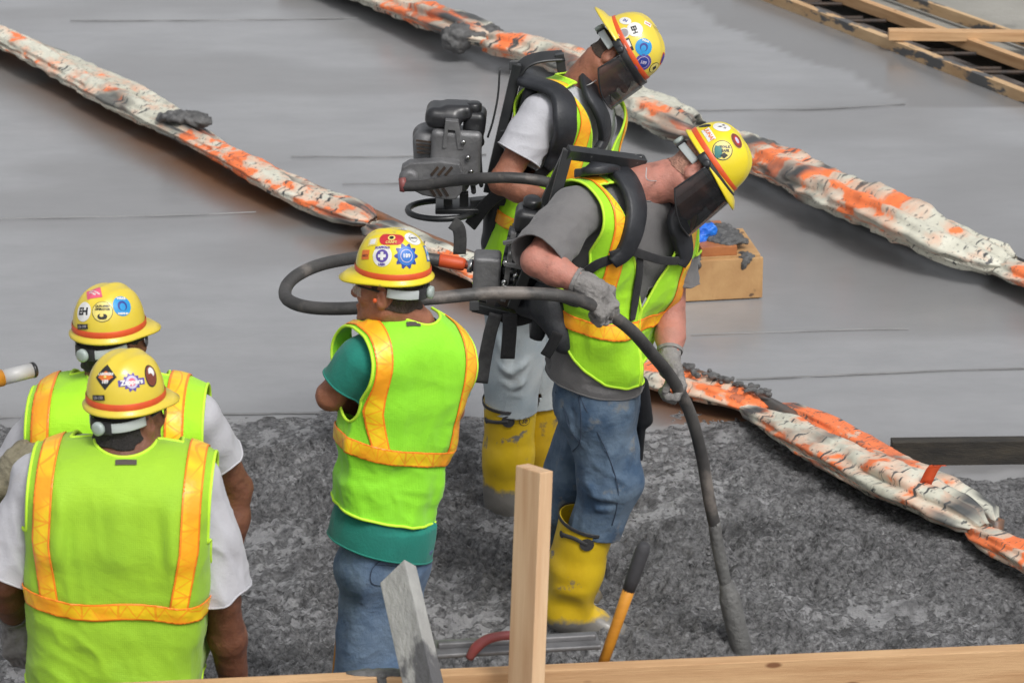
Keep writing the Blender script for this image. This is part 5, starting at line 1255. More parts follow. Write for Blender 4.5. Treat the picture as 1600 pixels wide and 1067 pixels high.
vest(S2, M['vest_yellow'], -.02, .226, .216, lambda t: .224+0*t, ew=.024, ed=.030, neckr=.076, front=(.30, .4, .004), amp=.018, yk=1.08, efolds=fold_list(Y2-.19, [((92, 745), (88, 900), .018, .012), ((110, 760), (108, 900), .012, -.010), ((262, 740), (272, 905), .018, .012), ((245, 770), (250, 900), .012, -.010), ((180, 720), (186, 900), .03, .010), ((120, 965), (62, 1045), .014, .013), ((105, 960), (52, 1020), .010, -.010), ((150, 965), (100, 1050), .014, .011), ((200, 960), (205, 1050), .016, .008), ((290, 960), (300, 1050), .014, .010), ((150, 770), (220, 800), .016, .007)]),
     hemf=lambda V: -(s2u(V)+.0))
vest_stripes(S2, lambda V: s2u(V)-.268+.006*np.sin(s2l(V)*22), [(lambda V: s2l(V)-(.182-.16*np.clip(.44-s2u(V), 0, .2)), .265), (lambda V: s2l(V)+(.182-.12*np.clip(.44-s2u(V), 0, .2)), .265)], hw_=.023)
piping_edges(S2)
decal(S2.vB, 197, 723, [('rect', (.026, .008), 'tag')], S2.vest, name='label', lift=.004)
trousers(S2, M['jeans_mid'], top=.13, rk=(.105, .085, .075))
K2 = hardhat(S2, hb2, A(0, .0, 1), hf2, 1, a=.102, b=.110, hgt=.145, billlen=.042)
sling(K2); glasses(S2, 'smoke')
glove(S2, gl2, S2.WL, nrm(S2.WL-S2.EL), 'glove', seed=21)

# ================= man behind him (left)
Y1 = 8.55
hf1 = nrm(A(.62, .78, -.02)); hb1 = at(171, 518, Y1+.03)
S1 = S_new(N=at(185, 603, Y1), P=at(190, 930, Y1), SL=at(78, 655, Y1), SR=at(306, 652, Y1), EL=at(-10, 800, Y1-.02), ER=at(368, 762, Y1+.12), WL=at(2, 765, Y1-.20), WR=at(352, 900, Y1+.10),
           HL=at(148, 980, Y1), HR=at(238, 980, Y1), KL=at(145, 1180, Y1+.02), KR=at(245, 1180, Y1+.02), AL=at(145, 1375, Y1), AR=at(245, 1375, Y1), H=hb1-UP*.036+hf1*.010, b=1.16, bd=1.1, seed=100, ab=1.08, nk=1.1)
S1.Fh = np.array([nrm(np.cross(UP, hf1)), nrm(hf1*A(1, 1, 0)), UP])
d1 = nrm(at(34, 716, Y1-.22)-S1.WL)
gi1, gl1 = gloved(S1.WL, d1, nrm(A(.35, .9, -.3)), A(1, -.2, .3), (.75, .9, .6), r=1.22, s=1.1)
S1.hands = [gi1, hand_prims(S1.WR, nrm(S1.WR-S1.ER), nrm(A(-1, .2, 0)), A(0, 1, .2), (.3, .3, .3)), feet(S1, S1.AL, S1.hf), feet(S1, S1.AR, S1.hf)]
body(S1, 'person', 'worker standing just behind the nearest one, raised olive glove, hat with EH sticker', M['skin_brown'], tuple((S1.AL+S1.AR)/2*A(1, 1, 0)))
hair(S1, 'hair_black', short_hair, .009, .002)
shirt(S1, M['white_tee'], (.55, .55), -.05, r0=.058, r1=.064, ew=.002, ed=.008, amp=.008)
s1u = lambda V: (V-S1.P)@S1.u; s1l = lambda V: (V-S1.P)@S1.l
vest(S1, M['vest'], -.02, .236, .222, lambda t: .232+0*t, ew=.024, ed=.030, neckr=.080, front=(.30, .4, .004), amp=.016, yk=1.05)
vest_stripes(S1, .20, [(lambda V: s1l(V)-(.190-.08*np.clip(.40-s1u(V), 0, .3)), .225), (lambda V: s1l(V)+(.160-.03*np.clip(.40-s1u(V), 0, .3)), .225)])
piping_edges(S1)
trousers(S1, M['jeans'], top=.13, rk=(.105, .085, .075))
K1 = hardhat(S1, hb1, A(-.01, 0, 1), hf1, 1, a=.100, b=.108, hgt=.138, billlen=.046)
sling(K1); glasses(S1, 'smoke')
glove(S1, gl1, S1.WL, nrm(S1.WL-S1.EL), 'glove_tan', seed=11)
# ================= front vibrator man, grey shirt
Y4 = 10.15
hf4 = cv(.56, .83, .10); hu4 = nrm(cv(.83, -.56, .12)); hf4 = nrm(hf4-hu4*(hf4@hu4)); hb4 = at(1106, 256, Y4-.02)
S4 = S_new(N=at(988, 292, Y4-.02), P=at(930, 582, Y4+.02), SL=at(1048, 362, Y4+.12), SR=at(900, 330, Y4-.17), EL=at(1048, 502, Y4+.04), ER=at(838, 408, Y4-.36), WL=at(1046, 568, Y4-.08), WR=at(922, 448, Y4-.42),
           HL=at(926, 628, Y4+.12), HR=at(933, 630, Y4-.07), KL=at(872, 790, Y4+.16), KR=at(953, 750, Y4-.06), AL=at(842, 905, Y4+.30), AR=at(886, 952, Y4-.02), H=hb4-hu4*.036+hf4*.010, b=1.0, seed=400, ab=1.06, nk=1.15, hs=1.0)
S4.Fh = np.array([np.cross(hf4, hu4), hf4, hu4])
gi4, gr4 = gloved(S4.WR, nrm(at(944, 478, Y4-.44)-S4.WR), nrm(A(-.25, .70, -.75)), nrm(A(.9, .1, .35)), (1.0, 1.25, .9), r=1.12, s=1.0, tcurl=.5)
gj4, gl4 = gloved(S4.WL, nrm(at(1063, 602, Y4-.12)-S4.WL), nrm(A(-.62, -.35, -.45)), nrm(A(-.3, -.9, .1)), (1.05, 1.25, .9), r=1.12, s=1.0, tcurl=.6)
S4.hands = [gi4, gj4]
body(S4, 'person', 'man in grey shirt and smoked visor guiding the hose in both gloved hands', M['skin_pink'], tuple((S4.AL+S4.AR)/2*A(1, 1, 0)))
hair(S4, 'hair_buzz', short_hair, .0025, .0008)
shirt(S4, M['grey_tee'], (.60, .95), .005, r0=.070, r1=.078, ew=.014, ed=.012, amp=.010, neck=.072)
s4u = lambda V: (V-S4.P)@S4.u; s4l = lambda V: (V-S4.P)@S4.l; s4f = lambda V: (V-S4.P)@S4.f
vest(S4, M['vest'], .0, .212, .185, lambda t: .214+0*t, ew=.028, ed=.036, neckr=.082, front=(.27, .42, .004), amp=.020, yk=1.04, ai=.80,
     hemf=lambda V: -(s4u(V)-.235+np.clip(s4f(V)+.06, 0, .22)*.85))
vest_stripes(S4, lambda V: s4u(V)-.225+.03*s4l(V), [(lambda V: s4l(V)-.155, .225), (lambda V: s4l(V)+.155, .225)], hw_=.024)
piping_edges(S4)
tb = at(917, 811, Y4-.03); sg4 = ((S4.KR, S4.AR), (S4.KL, S4.AL)); tbl = S4.AL+nrm(S4.KL-S4.AL)*.27
FOLD4 = [(at(*p, Y4-.15), at(*q, Y4-.15), w_, h_) for p, q, w_, h_ in (((880, 742), (935, 768), .013, .016), ((885, 768), (960, 778), .012, .015), ((890, 792), (962, 800), .012, .014), ((900, 812), (950, 822), .010, .012), ((925, 722), (985, 758), .012, .008),
   ((878, 758), (930, 782), .008, -.012), ((895, 783), (965, 790), .008, -.012), ((872, 640), (915, 700), .012, .010), ((885, 632), (935, 690), .010, -.008), ((925, 612), (990, 650), .012, .008), ((980, 690), (1000, 745), .012, .007), ((860, 650), (868, 720), .012, .010), ((870, 700), (885, 760), .010, .010))]
trousers(S4, M['jeans'], top=.095, amp=.020, efolds=FOLD4, rk=(.100, .090, .082), hk=.95, cuts=((tb, nrm(S4.KR-S4.AR), sg4), (tbl, nrm(S4.KL-S4.AL), sg4[::-1])))
def seam(pts, S, name='seam', r=.0016):
    P_ = [hit(S.jB, *p) for p in pts]; P_ = np.array([a+b*.0015 for a, b in [q for q in P_ if q]]); 
    if len(P_) > 2: make(name, *tube(spline(P_, 6), r, 5), M['seam'], parent=S.jeans)
seam([(903, 612), (916, 640), (936, 680), (950, 710), (960, 740), (966, 768), (962, 800), (956, 820)], S4)
seam([(960, 590), (948, 602), (925, 610), (905, 608)], S4)
seam([(868, 612), (882, 640), (890, 668), (905, 690)], S4); seam([(905, 620), (908, 650), (906, 690), (895, 705)], S4)
tb = at(917, 811, Y4-.03)
bo4, bB4 = boot(S4, S4.KR+nrm(S4.KR-S4.AR)*0, S4.AR, ground(868, 992)-A(0, -.0, -.01), ground(985, 1006), M['boot'], tb, r0=.096, r1=.074, seed=41, label='splashed yellow rubber boot with black side strap')
bo4b, _ = boot(S4, S4.KL, S4.AL, S4.AL*A(1, 1, 0)+A(-.05, 0, -.02), S4.AL*A(1, 1, 0)+A(.22, -.03, -.02), M['boot_dirty'], S4.AL+nrm(S4.KL-S4.AL)*.27, r0=.090, r1=.070, seed=42)
def boot_strap(B, parent, pts, wd=.014):
    strap_on(B, pts, wd, .004, M['black_rubber'], parent, name='buckle_strap', lift=.002)
    for p, w_, h_ in ((pts[0], .010, .012), (pts[-1], .022, .022)):
        decal(B, p[0], p[1], [('disc', (w_, h_), 'black_rubber')], parent, name='buckle_tab', lift=.005)
boot_strap(bB4, bo4, [(879, 834), (897, 840), (917, 850)], .013)
K4 = hardhat(S4, hb4, hu4, hf4, 1, m='helmet_bright', a=.106, b=.122, hgt=.140, billlen=.040)
sling(K4); glasses(S4)
visor(K4, S4, 'smoke', ang=84, length=.165, rad=.132)
glove(S4, gr4, S4.WR, nrm(S4.WR-S4.ER), 'glove', seed=43); glove(S4, gl4, S4.WL, nrm(S4.WL-S4.EL), 'glove', seed=44)
W4_ = lambda x, y, z: S4.H+A(x, y, z)@S4.Fh
cord(S4, [W4_(-.088, .012, -.014), W4_(-.090, -.01, -.05), W4_(-.080, -.04, -.085), at(1013, 282, Y4-.15), at(1010, 262, Y4-.12)])
# ================= rear vibrator man, white shirt
Y5 = 11.25
hf5 = cv(.50, .86, .12); hu5 = nrm(cv(.86, -.48, .16)); hf5 = nrm(hf5-hu5*(hf5@hu5)); hb5 = at(975, 80, Y5)
S5 = S_new(N=at(905, 135, Y5), P=at(826, 418, Y5), SL=at(930, 190, Y5+.17), SR=at(848, 178, Y5-.17), EL=at(905, 300, Y5+.22), ER=at(784, 284, Y5-.26), WL=at(960, 300, Y5+.05), WR=at(862, 318, Y5-.38),
           HL=at(834, 452, Y5+.12), HR=at(812, 456, Y5-.09), KL=at(842, 655, Y5+.14), KR=at(796, 660, Y5-.07), AL=at(842, 760, Y5+.16), AR=at(792, 775, Y5-.04), H=hb5-hu5*.036+hf5*.012, b=1.0, seed=500, ab=1.02, nk=1.08)
S5.Fh = np.array([np.cross(hf5, hu5), hf5, hu5])
S5.hands = [hand_prims(S5.WR, nrm(S5.WR-S5.ER), A(0, 0, -1), A(0, 1, 0), (.7, .9, .6)), hand_prims(S5.WL, nrm(S5.WL-S5.EL), A(0, 0, -1), A(0, -1, 0), (.7, .9, .6))]
body(S5, 'person', 'rear man in white shirt looking down, black pads of a backpack engine over his shoulders', M['skin_tan2'], tuple((S5.AL+S5.AR)/2*A(1, 1, 0)))
hair(S5, 'hair_dark', short_hair, .004, .001)
shirt(S5, M['white_tee'], (.62, .62), -.05, r0=.062, r1=.074, ew=.008, ed=.010, amp=.010, neck=.072)
s5u = lambda V: (V-S5.P)@S5.u; s5l = lambda V: (V-S5.P)@S5.l; s5f = lambda V: (V-S5.P)@S5.f
vest(S5, M['vest'], -.08, .190, .180, lambda t: .190+0*t, ew=.026, ed=.036, neckr=.080, front=(.30, .42, .004), amp=.012, yk=1.04, ai=.80)
vest_stripes(S5, lambda V: s5u(V)-.19, [(lambda V: s5l(V)-.145, .19), (lambda V: s5l(V)+.145, .19)], hw_=.022)
piping_edges(S5)
tb5 = at(798, 624, Y5-.06); tb5b = at(843, 614, Y5+.14); sg5 = ((S5.KR, S5.AR), (S5.KL, S5.AL))
FOLD5 = [(at(*p, Y5-.18), at(*q, Y5-.18), w_, h_) for p, q, w_, h_ in (((755, 560), (800, 585), .014, .016), ((795, 585), (835, 560), .014, .016), ((758, 590), (800, 608), .012, .015), ((800, 608), (838, 590), .012, .014), ((758, 618), (830, 622), .010, .012), ((770, 520), (790, 570), .012, .010), ((810, 530), (800, 575), .010, -.010), ((760, 575), (800, 597), .008, -.012))]
trousers(S5, M['jeans_light'], top=.13, amp=.024, rk=(.098, .086, .080), efolds=FOLD5, cuts=((tb5, nrm(S5.KR-S5.AR), sg5), (tb5b, nrm(S5.KL-S5.AL), sg5[::-1])))
bo5, bB5 = boot(S5, S5.KR+(S5.KR-S5.AR)*.2, S5.AR, S5.AR*A(1, 1, 0)+A(-.06, 0, -.05), S5.AR*A(1, 1, 0)+A(.20, -.05, -.05), M['boot'], at(798, 624, Y5-.06), r0=.096, r1=.078, seed=51, label='yellow rubber boot with black strap and oval mark')
bo5b, bB5b = boot(S5, S5.KL+(S5.KL-S5.AL)*.2, S5.AL, S5.AL*A(1, 1, 0)+A(-.06, 0, -.05), S5.AL*A(1, 1, 0)+A(.20, -.05, -.05), M['boot_dirty'], at(843, 614, Y5+.14), r0=.092, r1=.074, seed=52)
boot_strap(bB5, bo5, [(761, 656), (778, 659), (794, 658)], .013)
decal(bB5, 820, 658, [('disc', (.023, .017), 'tag'), ('disc', (.020, .014), 'boot'), ('text', ('SB', .022, .0005, 0, 0), 'tag')], bo5, name='boot_mark')
K5 = hardhat(S5, hb5, hu5, hf5, -1, m='helmet', a=.110, b=.128, hgt=.142, billlen=.050)
sling(K5); glasses(S5)
visor(K5, S5, 'smoke_light', ang=80, length=.125, rad=.134)
W5_ = lambda x, y, z: S5.H+A(x, y, z)@S5.Fh
cord(S5, [W5_(-.088, .008, -.014), W5_(-.086, .01, -.06), at(925, 130, Y5-.12), at(912, 136, Y5-.1)])

# ================= backpack concrete vibrators
def prism(pts, Yd, th, m, parent, name, bev=0, axis=None):
    """plate: picture-traced outline, given real thickness along the depth axis"""
    a = np.array([at(u, v, Yd) for u, v in pts]); ax = A(0, 1, 0) if axis is None else axis; b = a+ax*th; n = len(a)
    bm = bmesh.new(); va = [bm.verts.new(tuple(p)) for p in a]; vb = [bm.verts.new(tuple(p)) for p in b]
    bm.faces.new(va); bm.faces.new(vb[::-1])
    for i in range(n): bm.faces.new((va[i], vb[i], vb[(i+1) % n], va[(i+1) % n]))
    bmesh.ops.recalc_face_normals(bm, faces=bm.faces)
    if bev: bmesh.ops.bevel(bm, geom=list(bm.edges), offset=bev, segments=2, profile=.6, affect='EDGES')
    V = np.array([v.co[:] for v in bm.verts]); F = [tuple(v.index for v in f.verts) for f in bm.faces] if not bm.verts.index_update() else 0; bm.free()
    return make(name, V, F, m, parent=parent, flat=True)
def bar(p0, p1, w_, t_, m, parent, name, side=None, bev=.002):
    p0 = np.asarray(p0, float); p1 = np.asarray(p1, float); x = nrm(p1-p0); sd_ = A(0, 1, 0) if side is None else side
    return make(name, *box((p0+p1)/2, (np.linalg.norm(p1-p0), w_, t_), frame(x=x, y=sd_), bev), m, parent=parent, flat=True)
# ---- rear one (fully visible)
vb5 = empty('concrete_vibrator', at(790, 330, Y5)*A(1, 1, 0)); prop(vb5, 'backpack engine with grey slotted cover carried by the rear man', 'concrete vibrator', 'backpack concrete vibrators')
yE = Y5-.16
fr = empty  # noqa
bar(at(808, 100, Y5-.12), at(762, 300, Y5-.12), .03, .030, M['steel'], vb5, 'frame_tube'); bar(at(812, 98, Y5+.14), at(766, 298, Y5+.14), .03, .030, M['steel'], vb5, 'frame_tube')
bar(at(802, 103, Y5-.13), at(806, 101, Y5+.16), .028, .028, M['steel'], vb5, 'cross_bar', side=A(1, 0, 0)); bar(at(765, 292, Y5-.13), at(767, 290, Y5+.16), .028, .028, M['steel'], vb5, 'cross_bar', side=A(1, 0, 0))
bar(at(786, 195, Y5-.13), at(788, 193, Y5+.16), .02, .05, M['steel'], vb5, 'cross_bar', side=A(1, 0, 0))
# curved shoulder hoop of the frame
make('shoulder_hoop', *ribbon(spline([at(806, 118, Y5-.10), at(822, 99, Y5-.10), at(845, 91, Y5-.09), at(880, 88, Y5-.07)], 6), np.tile(A(-.25, -.45, .85), (19, 1)), .055, .007), M['steel'], parent=vb5)
bar(at(874, 84, Y5-.08), at(878, 112, Y5-.08), .03, .03, M['steel'], vb5, 'hoop_bracket')
make('back_pad', *box(at(812, 200, Y5), (.05, .26, .36), frame(x=nrm(at(850, 208, Y5)-at(812, 200, Y5)), y=A(0, 1, 0)), .02), M['pad'], parent=vb5)
make('cable', *tube(spline([at(781, 106, Y5-.16), at(778, 150, Y5-.17), at(770, 190, Y5-.17), at(762, 215, Y5-.16)], 6), .004, 6), M['steel'], parent=vb5)
# engine
block = [rbox(at(696, 246, yE+.09), (.095, .085, .10), frame(x=cv(.98, .12, .1), z=UP), rad=.03, k=.02), rbox(at(668, 236, yE+.09), (.045, .08, .085), frame(x=cv(.9, -.1, 0), z=UP), rad=.04, k=.02)]
V, Q = surf(block, .005); make('engine_block', V, Q, M['alu'], parent=vb5)
V, Q = surf([rbox(at(712, 246, yE-.01), (.085, .02, .095), frame(x=cv(.99, .06, .0), z=UP), rad=.018, k=.01)], .004); cov = make('engine_cover', V, Q, M['alu'], parent=vb5)
V, Q = surf([rbox(at(694, 180, yE+.06), (.062, .07, .036), frame(x=cv(.99, .1, 0), z=UP), rad=.03, k=.01), rbox(at(715, 172, yE+.06), (.05, .05, .026), np.eye(3), rad=.02, k=.02)], .004)
make('air_filter', V, Q, M['black_plastic'], parent=vb5)
V, Q = surf([rbox(at(742, 188, yE+.08), (.038, .06, .042), frame(x=cv(.99, .1, 0), z=UP), rad=.025, k=.02), cone(at(742, 206, yE+.04), at(748, 222, yE+.04), .02, k=.02)], .004); tk = make('fuel_tank', V, Q, M['black_plastic'], parent=vb5)
make('fuel_cap', *lathe([(.020, 0), (.027, .004), (.028, .02), (.028, .034), (.022, .040)], at(740, 178, yE+.06), UP, 18), M['black_plastic'], parent=tk)
prism([(691, 232), (696, 188), (716, 190), (724, 234), (715, 234), (711, 205), (700, 204), (698, 232)], yE-.035, .05, M['alu'], vb5, 'muffler_guard', .003)
prism([(690, 208), (722, 210), (726, 236), (686, 234)], yE-.02, .04, M['alu'], vb5, 'muffler_guard', .003)
# slotted gear case plate
prism([(628, 262), (640, 255), (690, 252), (718, 256), (724, 270), (722, 300), (712, 313), (690, 312), (660, 306), (640, 296), (624, 284)], yE-.075, .05, M['alu'], vb5, 'gear_case', .006)
for k in range(3): prism([(672+k*11, 273), (683+k*11, 260), (686+k*11, 263), (675+k*11, 276)], yE-.078, .004, M['rebar'], vb5, 'vent_slot')
for k in range(3): prism([(670+k*10, 295), (674+k*10, 293), (682+k*10, 306), (678+k*10, 308)], yE-.078, .004, M['rebar'], vb5, 'vent_slot')
for k in range(4): prism([(650+k*.5, 219+k*6), (682, 223+k*6), (682, 225+k*6), (650+k*.5, 221.5+k*6)], yE-.005, .006, M['rebar'], vb5, 'vent_slot')
gd = at(639, 279, yE-.08); make('output_boss', *lathe([(.03, 0), (.034, .01), (.030, .03), (.018, .034)], gd+A(0, .02, 0), A(0, -1, 0), 20, ref=(0, 0, 1)), M['alu'], parent=vb5)
for q in ((724, 222), (731, 246), (736, 268)): make('bolt', *lathe([(.008, 0), (.008, .008), (.004, .010)], at(q[0], q[1], yE-.035), A(0, -1, 0), 8), M['chrome'], parent=vb5)
V, Q = surf([rbox(at(738, 250, yE+.05), (.022, .05, .075), frame(x=cv(.98, .2, 0), z=UP), rad=.012, k=.01), cone(at(733, 222, yE), at(740, 300, yE), .009, k=.01), cone(at(748, 230, yE+.02), at(752, 290, yE+.02), .008, k=.01), cone(at(728, 262, yE-.01), at(745, 268, yE-.01), .012, k=.01)], .004); make('carburettor', V, Q, M['black_plastic'], parent=vb5)
# round foot ring and mounts
rg = [at(690, 328, yE+.07)+A(.115*math.cos(a), .10*math.sin(a), 0) for a in np.linspace(0, 2*math.pi, 37)]; make('foot_ring', *tube(np.array(rg), .011, 8, cap=False), M['steel'], parent=vb5)
make('foot_plate', *box(at(715, 322, yE+.08), (.15, .13, .02), np.eye(3), .005), M['steel'], parent=vb5)
for u in (700, 725): bar(at(u, 300, yE+.06), at(u, 326, yE+.06), .03, .03, M['steel'], vb5, 'rubber_mount')
bar(at(735, 318, yE+.05), at(790, 312, Y5-.1), .04, .03, M['steel'], vb5, 'carrier_arm'); bar(at(735, 318, yE+.2), at(790, 312, Y5+.14), .04, .03, M['steel'], vb5, 'carrier_arm')
# straps of the rear man
strap_on(S5.fB, [at(815, 128, Y5-.12), (835, 112), (856, 120), (872, 150), (880, 185), (878, 215), (870, 240), (858, 262)], [.07, .085, .09, .09, .085, .075, .05, .035], .022, M['pad'], vb5, 'shoulder_pad')
strap_on(S5.fB, [at(905, 118, Y5+.06), (920, 150), (938, 185), (940, 215), (930, 235)], [.06, .07, .07, .06, .04], .02, M['pad'], vb5, 'shoulder_pad')
strap_on(S5.fB, [(872, 236), (895, 236), (915, 235), (932, 232)], .022, .004, M['webbing'], vb5, 'chest_strap', lift=.012)
strap_on(S5.fB, [(858, 262), (840, 275), (822, 290), (800, 300)], .03, .004, M['webbing'], vb5, 'side_strap', lift=.004)
make('hip_belt', *ribbon(spline([at(735, 352, Y5-.10), at(760, 320, Y5-.16), at(785, 300, Y5-.2), at(815, 290, Y5-.2)], 6), np.tile(A(-.2, -.95, .2), (19, 1)), .045, .006), M['webbing'], parent=vb5)
V, Q = surf([cone(at(775, 325, Y5-.05), at(768, 380, Y5-.06), .06, .045, k=.03, flat=(A(.9, 0, .3), 1.3)), cone(at(772, 380, Y5-.06), at(762, 400, Y5-.02), .045, .03, k=.02)], .006); V = V+vnorm(V, tri(Q))*(.008*vnoise(V, 14, 77))[:, None]
make('hip_pad', V, Q, M['pad'], parent=vb5)
make('strap_end', *ribbon(spline([at(706, 348, Y5-.2), at(716, 356, Y5-.2), at(719, 372, Y5-.2), at(718, 397, Y5-.2)], 6), np.tile(A(.2, -.95, .2), (19, 1)), .045, .004), M['strap_grey'], parent=vb5)
# hose of the rear one
hs5 = spline([at(632, 291, yE-.10), at(660, 290, yE-.12), at(700, 284, Y5-.32), at(750, 279, Y5-.42), at(800, 278, Y5-.46), at(850, 284, Y5-.44), at(900, 300, Y5-.36), at(930, 330, Y5-.2), at(950, 380, Y5-.05), at(960, 470, Y5+.02), at(965, 600, Y5), at(970, 720, Y5-.02), at(972, 790, Y5-.05)], 12)
make('hose', *tube(hs5, .0185, 14), M['hose'], parent=vb5)
make('hose_end', *tube(np.array([at(628, 278, yE-.10), at(630, 290, yE-.105), at(628, 300, yE-.11)]), [.012, .014, .008], 10), M['red_handle'], parent=vb5)

# ---- front one
vb4 = empty('concrete_vibrator', at(800, 480, Y4)*A(1, 1, 0)); prop(vb4, 'backpack engine with grey muffler box carried by the grey shirted man', 'concrete vibrator', 'backpack concrete vibrators')
yF = Y4+.06
bar(at(888, 234, Y4-.10), at(862, 330, Y4-.12), .03, .032, M['steel'], vb4, 'frame_tube'); bar(at(888, 236, Y4+.20), at(815, 400, Y4+.22), .03, .032, M['steel'], vb4, 'frame_tube')
bar(at(886, 238, Y4-.11), at(1006, 254, Y4+.0), .03, .036, M['steel'], vb4, 'frame_arm', side=A(0, 1, .3)); make('frame_knob', *box(at(997, 252, Y4-.0), (.03, .03, .04), np.eye(3), .005), M['black_plastic'], parent=vb4)
bar(at(862, 330, Y4-.12), at(800, 480, Y4-.10), .03, .03, M['steel'], vb4, 'frame_tube')
make('back_pad', *box(at(862, 420, Y4+.05), (.05, .28, .40), frame(x=nrm(at(905, 430, Y4)-at(865, 420, Y4)), y=A(0, 1, 0)), .02), M['pad'], parent=vb4)
V, Q = surf([rbox(at(828, 342, yF-.05), (.048, .06, .040), frame(x=cv(.99, .15, 0), z=UP), rad=.025, k=.02)], .004); tk = make('fuel_tank', V, Q, M['black_plastic'], parent=vb4)
make('fuel_cap', *lathe([(.022, 0), (.029, .004), (.030, .02), (.029, .030), (.022, .036)], at(831, 325, yF-.05), nrm(A(.1, -.2, 1)), 18), M['black_plastic'], parent=tk)
V, Q = surf([rbox(at(812, 410, yF), (.05, .075, .10), frame(x=cv(.97, .2, 0), z=UP), rad=.015, k=.02), rbox(at(835, 400, yF), (.04, .075, .10), frame(x=cv(.97, .2, 0), z=UP), rad=.02, k=.02)], .004); V = V+vnorm(V, tri(Q))*(.004*np.sign(vnoise(V*A(1, 1, 3), 30, 3)))[:, None]
make('engine_block', V, Q, M['black_plastic'], parent=vb4)
V, Q = surf([rbox(at(761, 426, yF-.03), (.043, .055, .062), frame(x=cv(.99, .05, 0), z=nrm(cv(.05, -.95, .3))), rad=.012, k=.01)], .004); make('muffler_box', V, Q, M['alu'], parent=vb4)
bar(at(803, 363, yF-.10), at(786, 470, yF-.10), .02, .016, M['alu'], vb4, 'engine_rail'); bar(at(815, 360, yF-.08), at(800, 478, yF-.08), .014, .012, M['chrome'], vb4, 'engine_rail')
for q in ((795, 380), (790, 410), (788, 440), (800, 395), (806, 430), (812, 460)): make('bolt', *lathe([(.009, 0), (.009, .010), (.005, .013)], at(q[0], q[1], yF-.11), A(0, -1, 0), 8), M['chrome'], parent=vb4)
bar(at(786, 380, yF-.12), at(828, 372, yF-.12), .012, .012, M['alu'], vb4, 'throttle_link'); bar(at(784, 446, yF-.12), at(824, 462, yF-.12), .014, .012, M['chrome'], vb4, 'throttle_link'); bar(at(788, 412, yF-.12), at(826, 420, yF-.12), .012, .014, M['alu'], vb4, 'throttle_link')
bar(at(738, 478, yF-.10), at(805, 494, yF-.10), .035, .028, M['steel'], vb4, 'lower_bar'); bar(at(738, 470, yF+.12), at(805, 486, yF+.12), .035, .028, M['steel'], vb4, 'lower_bar'); bar(at(741, 478, yF-.12), at(741, 474, yF+.14), .03, .03, M['steel'], vb4, 'lower_bar', side=A(1, 0, 0))
bar(at(760, 470, yF), at(830, 478, yF), .12, .02, M['steel'], vb4, 'mount_plate')
make('orange_sleeve', *tube(np.array([at(684, 407, yF), at(688, 407, yF), at(722, 413, yF), at(726, 414, yF)]), [.017, .021, .021, .018], 14), M['orange_rubber'], parent=vb4)
make('coupling', *tube(np.array([at(724, 413, yF), at(731, 414, yF), at(732, 415, yF), at(738, 416, yF), at(739, 416, yF), at(748, 418, yF)]), [.014, .014, .022, .022, .017, .017], 12), M['chrome'], parent=vb4)
# pads and webbing of the front man
strap_on(S4.fB, [at(912, 290, Y4-.05), at(930, 268, Y4-.12), (958, 272), (980, 292), (990, 325), (986, 360), (974, 390), (955, 408)], [.05, .07, .085, .085, .08, .075, .06, .04], .024, M['pad'], vb4, 'shoulder_pad')
strap_on(S4.fB, [at(1040, 318, Y4+.10), (1052, 345), (1062, 370), (1066, 395), (1058, 412)], [.06, .07, .07, .06, .04], .022, M['pad'], vb4, 'shoulder_pad')
strap_on(S4.fB, [(952, 396), (975, 388), (1000, 396), (1030, 404), (1060, 404)], .028, .005, M['webbing'], vb4, 'chest_strap', lift=.014)
strap_on(S4.fB, [(955, 404), (935, 412), (918, 424), (905, 436)], .03, .005, M['webbing'], vb4, 'side_strap', lift=.004)
strap_on(S4.fB, [(997, 395), (997, 425), (992, 460), (985, 500)], .028, .004, M['webbing'], vb4, 'front_strap', lift=.006)
strap_on(S4.fB, [(850, 452), (868, 458), (890, 466), (905, 470)], .04, .005, M['webbing'], vb4, 'waist_strap', lift=.006)
V, Q = surf([cone(at(852, 462, Y4-.10), at(882, 530, Y4-.14), .05, .05, k=.03, flat=(A(.5, -.8, .2), 1.6)), cone(at(820, 476, Y4-.06), at(858, 480, Y4-.12), .04, .05, k=.03, flat=(A(.2, -.9, .2), 1.5))], .006); V = V+vnorm(V, tri(Q))*(.006*vnoise(V, 14, 78))[:, None]
make('hip_pad', V, Q, M['pad'], parent=vb4)
def tails(pts, w_, m): make('strap_end', *ribbon(spline(pts, 6), np.tile(A(.15, -.95, .2), (6*(len(pts)-1)+1, 1)), w_, .004), M[m], parent=vb4)
tails([at(775, 490, Y4-.08), at(766, 520, Y4-.08), at(758, 560, Y4-.07), at(752, 598, Y4-.07)], .042, 'strap_grey')
tails([at(797, 490, Y4-.09), at(796, 520, Y4-.09), at(793, 560, Y4-.09)], .046, 'webbing')
tails([at(872, 520, Y4-.2), at(862, 540, Y4-.2), at(852, 556, Y4-.2)], .035, 'webbing')
tails([at(770, 480, Y4-.02), at(800, 500, Y4-.02), at(840, 490, Y4-.06), at(870, 470, Y4-.1)], .04, 'webbing')
# rag / pouch hanging behind the right hip
V, Q = surf([cone(at(1000, 600, Y4+.05), at(1006, 655, Y4+.05), .028, .030, k=.02, flat=(A(0, 1, 0), 1.4)), cone(at(1002, 660, Y4+.05), at(1000, 716, Y4+.05), .016, .010, k=.01)], .005)
prop(make('tool_pouch', V, Q, M['pad'], parent=S4.root))
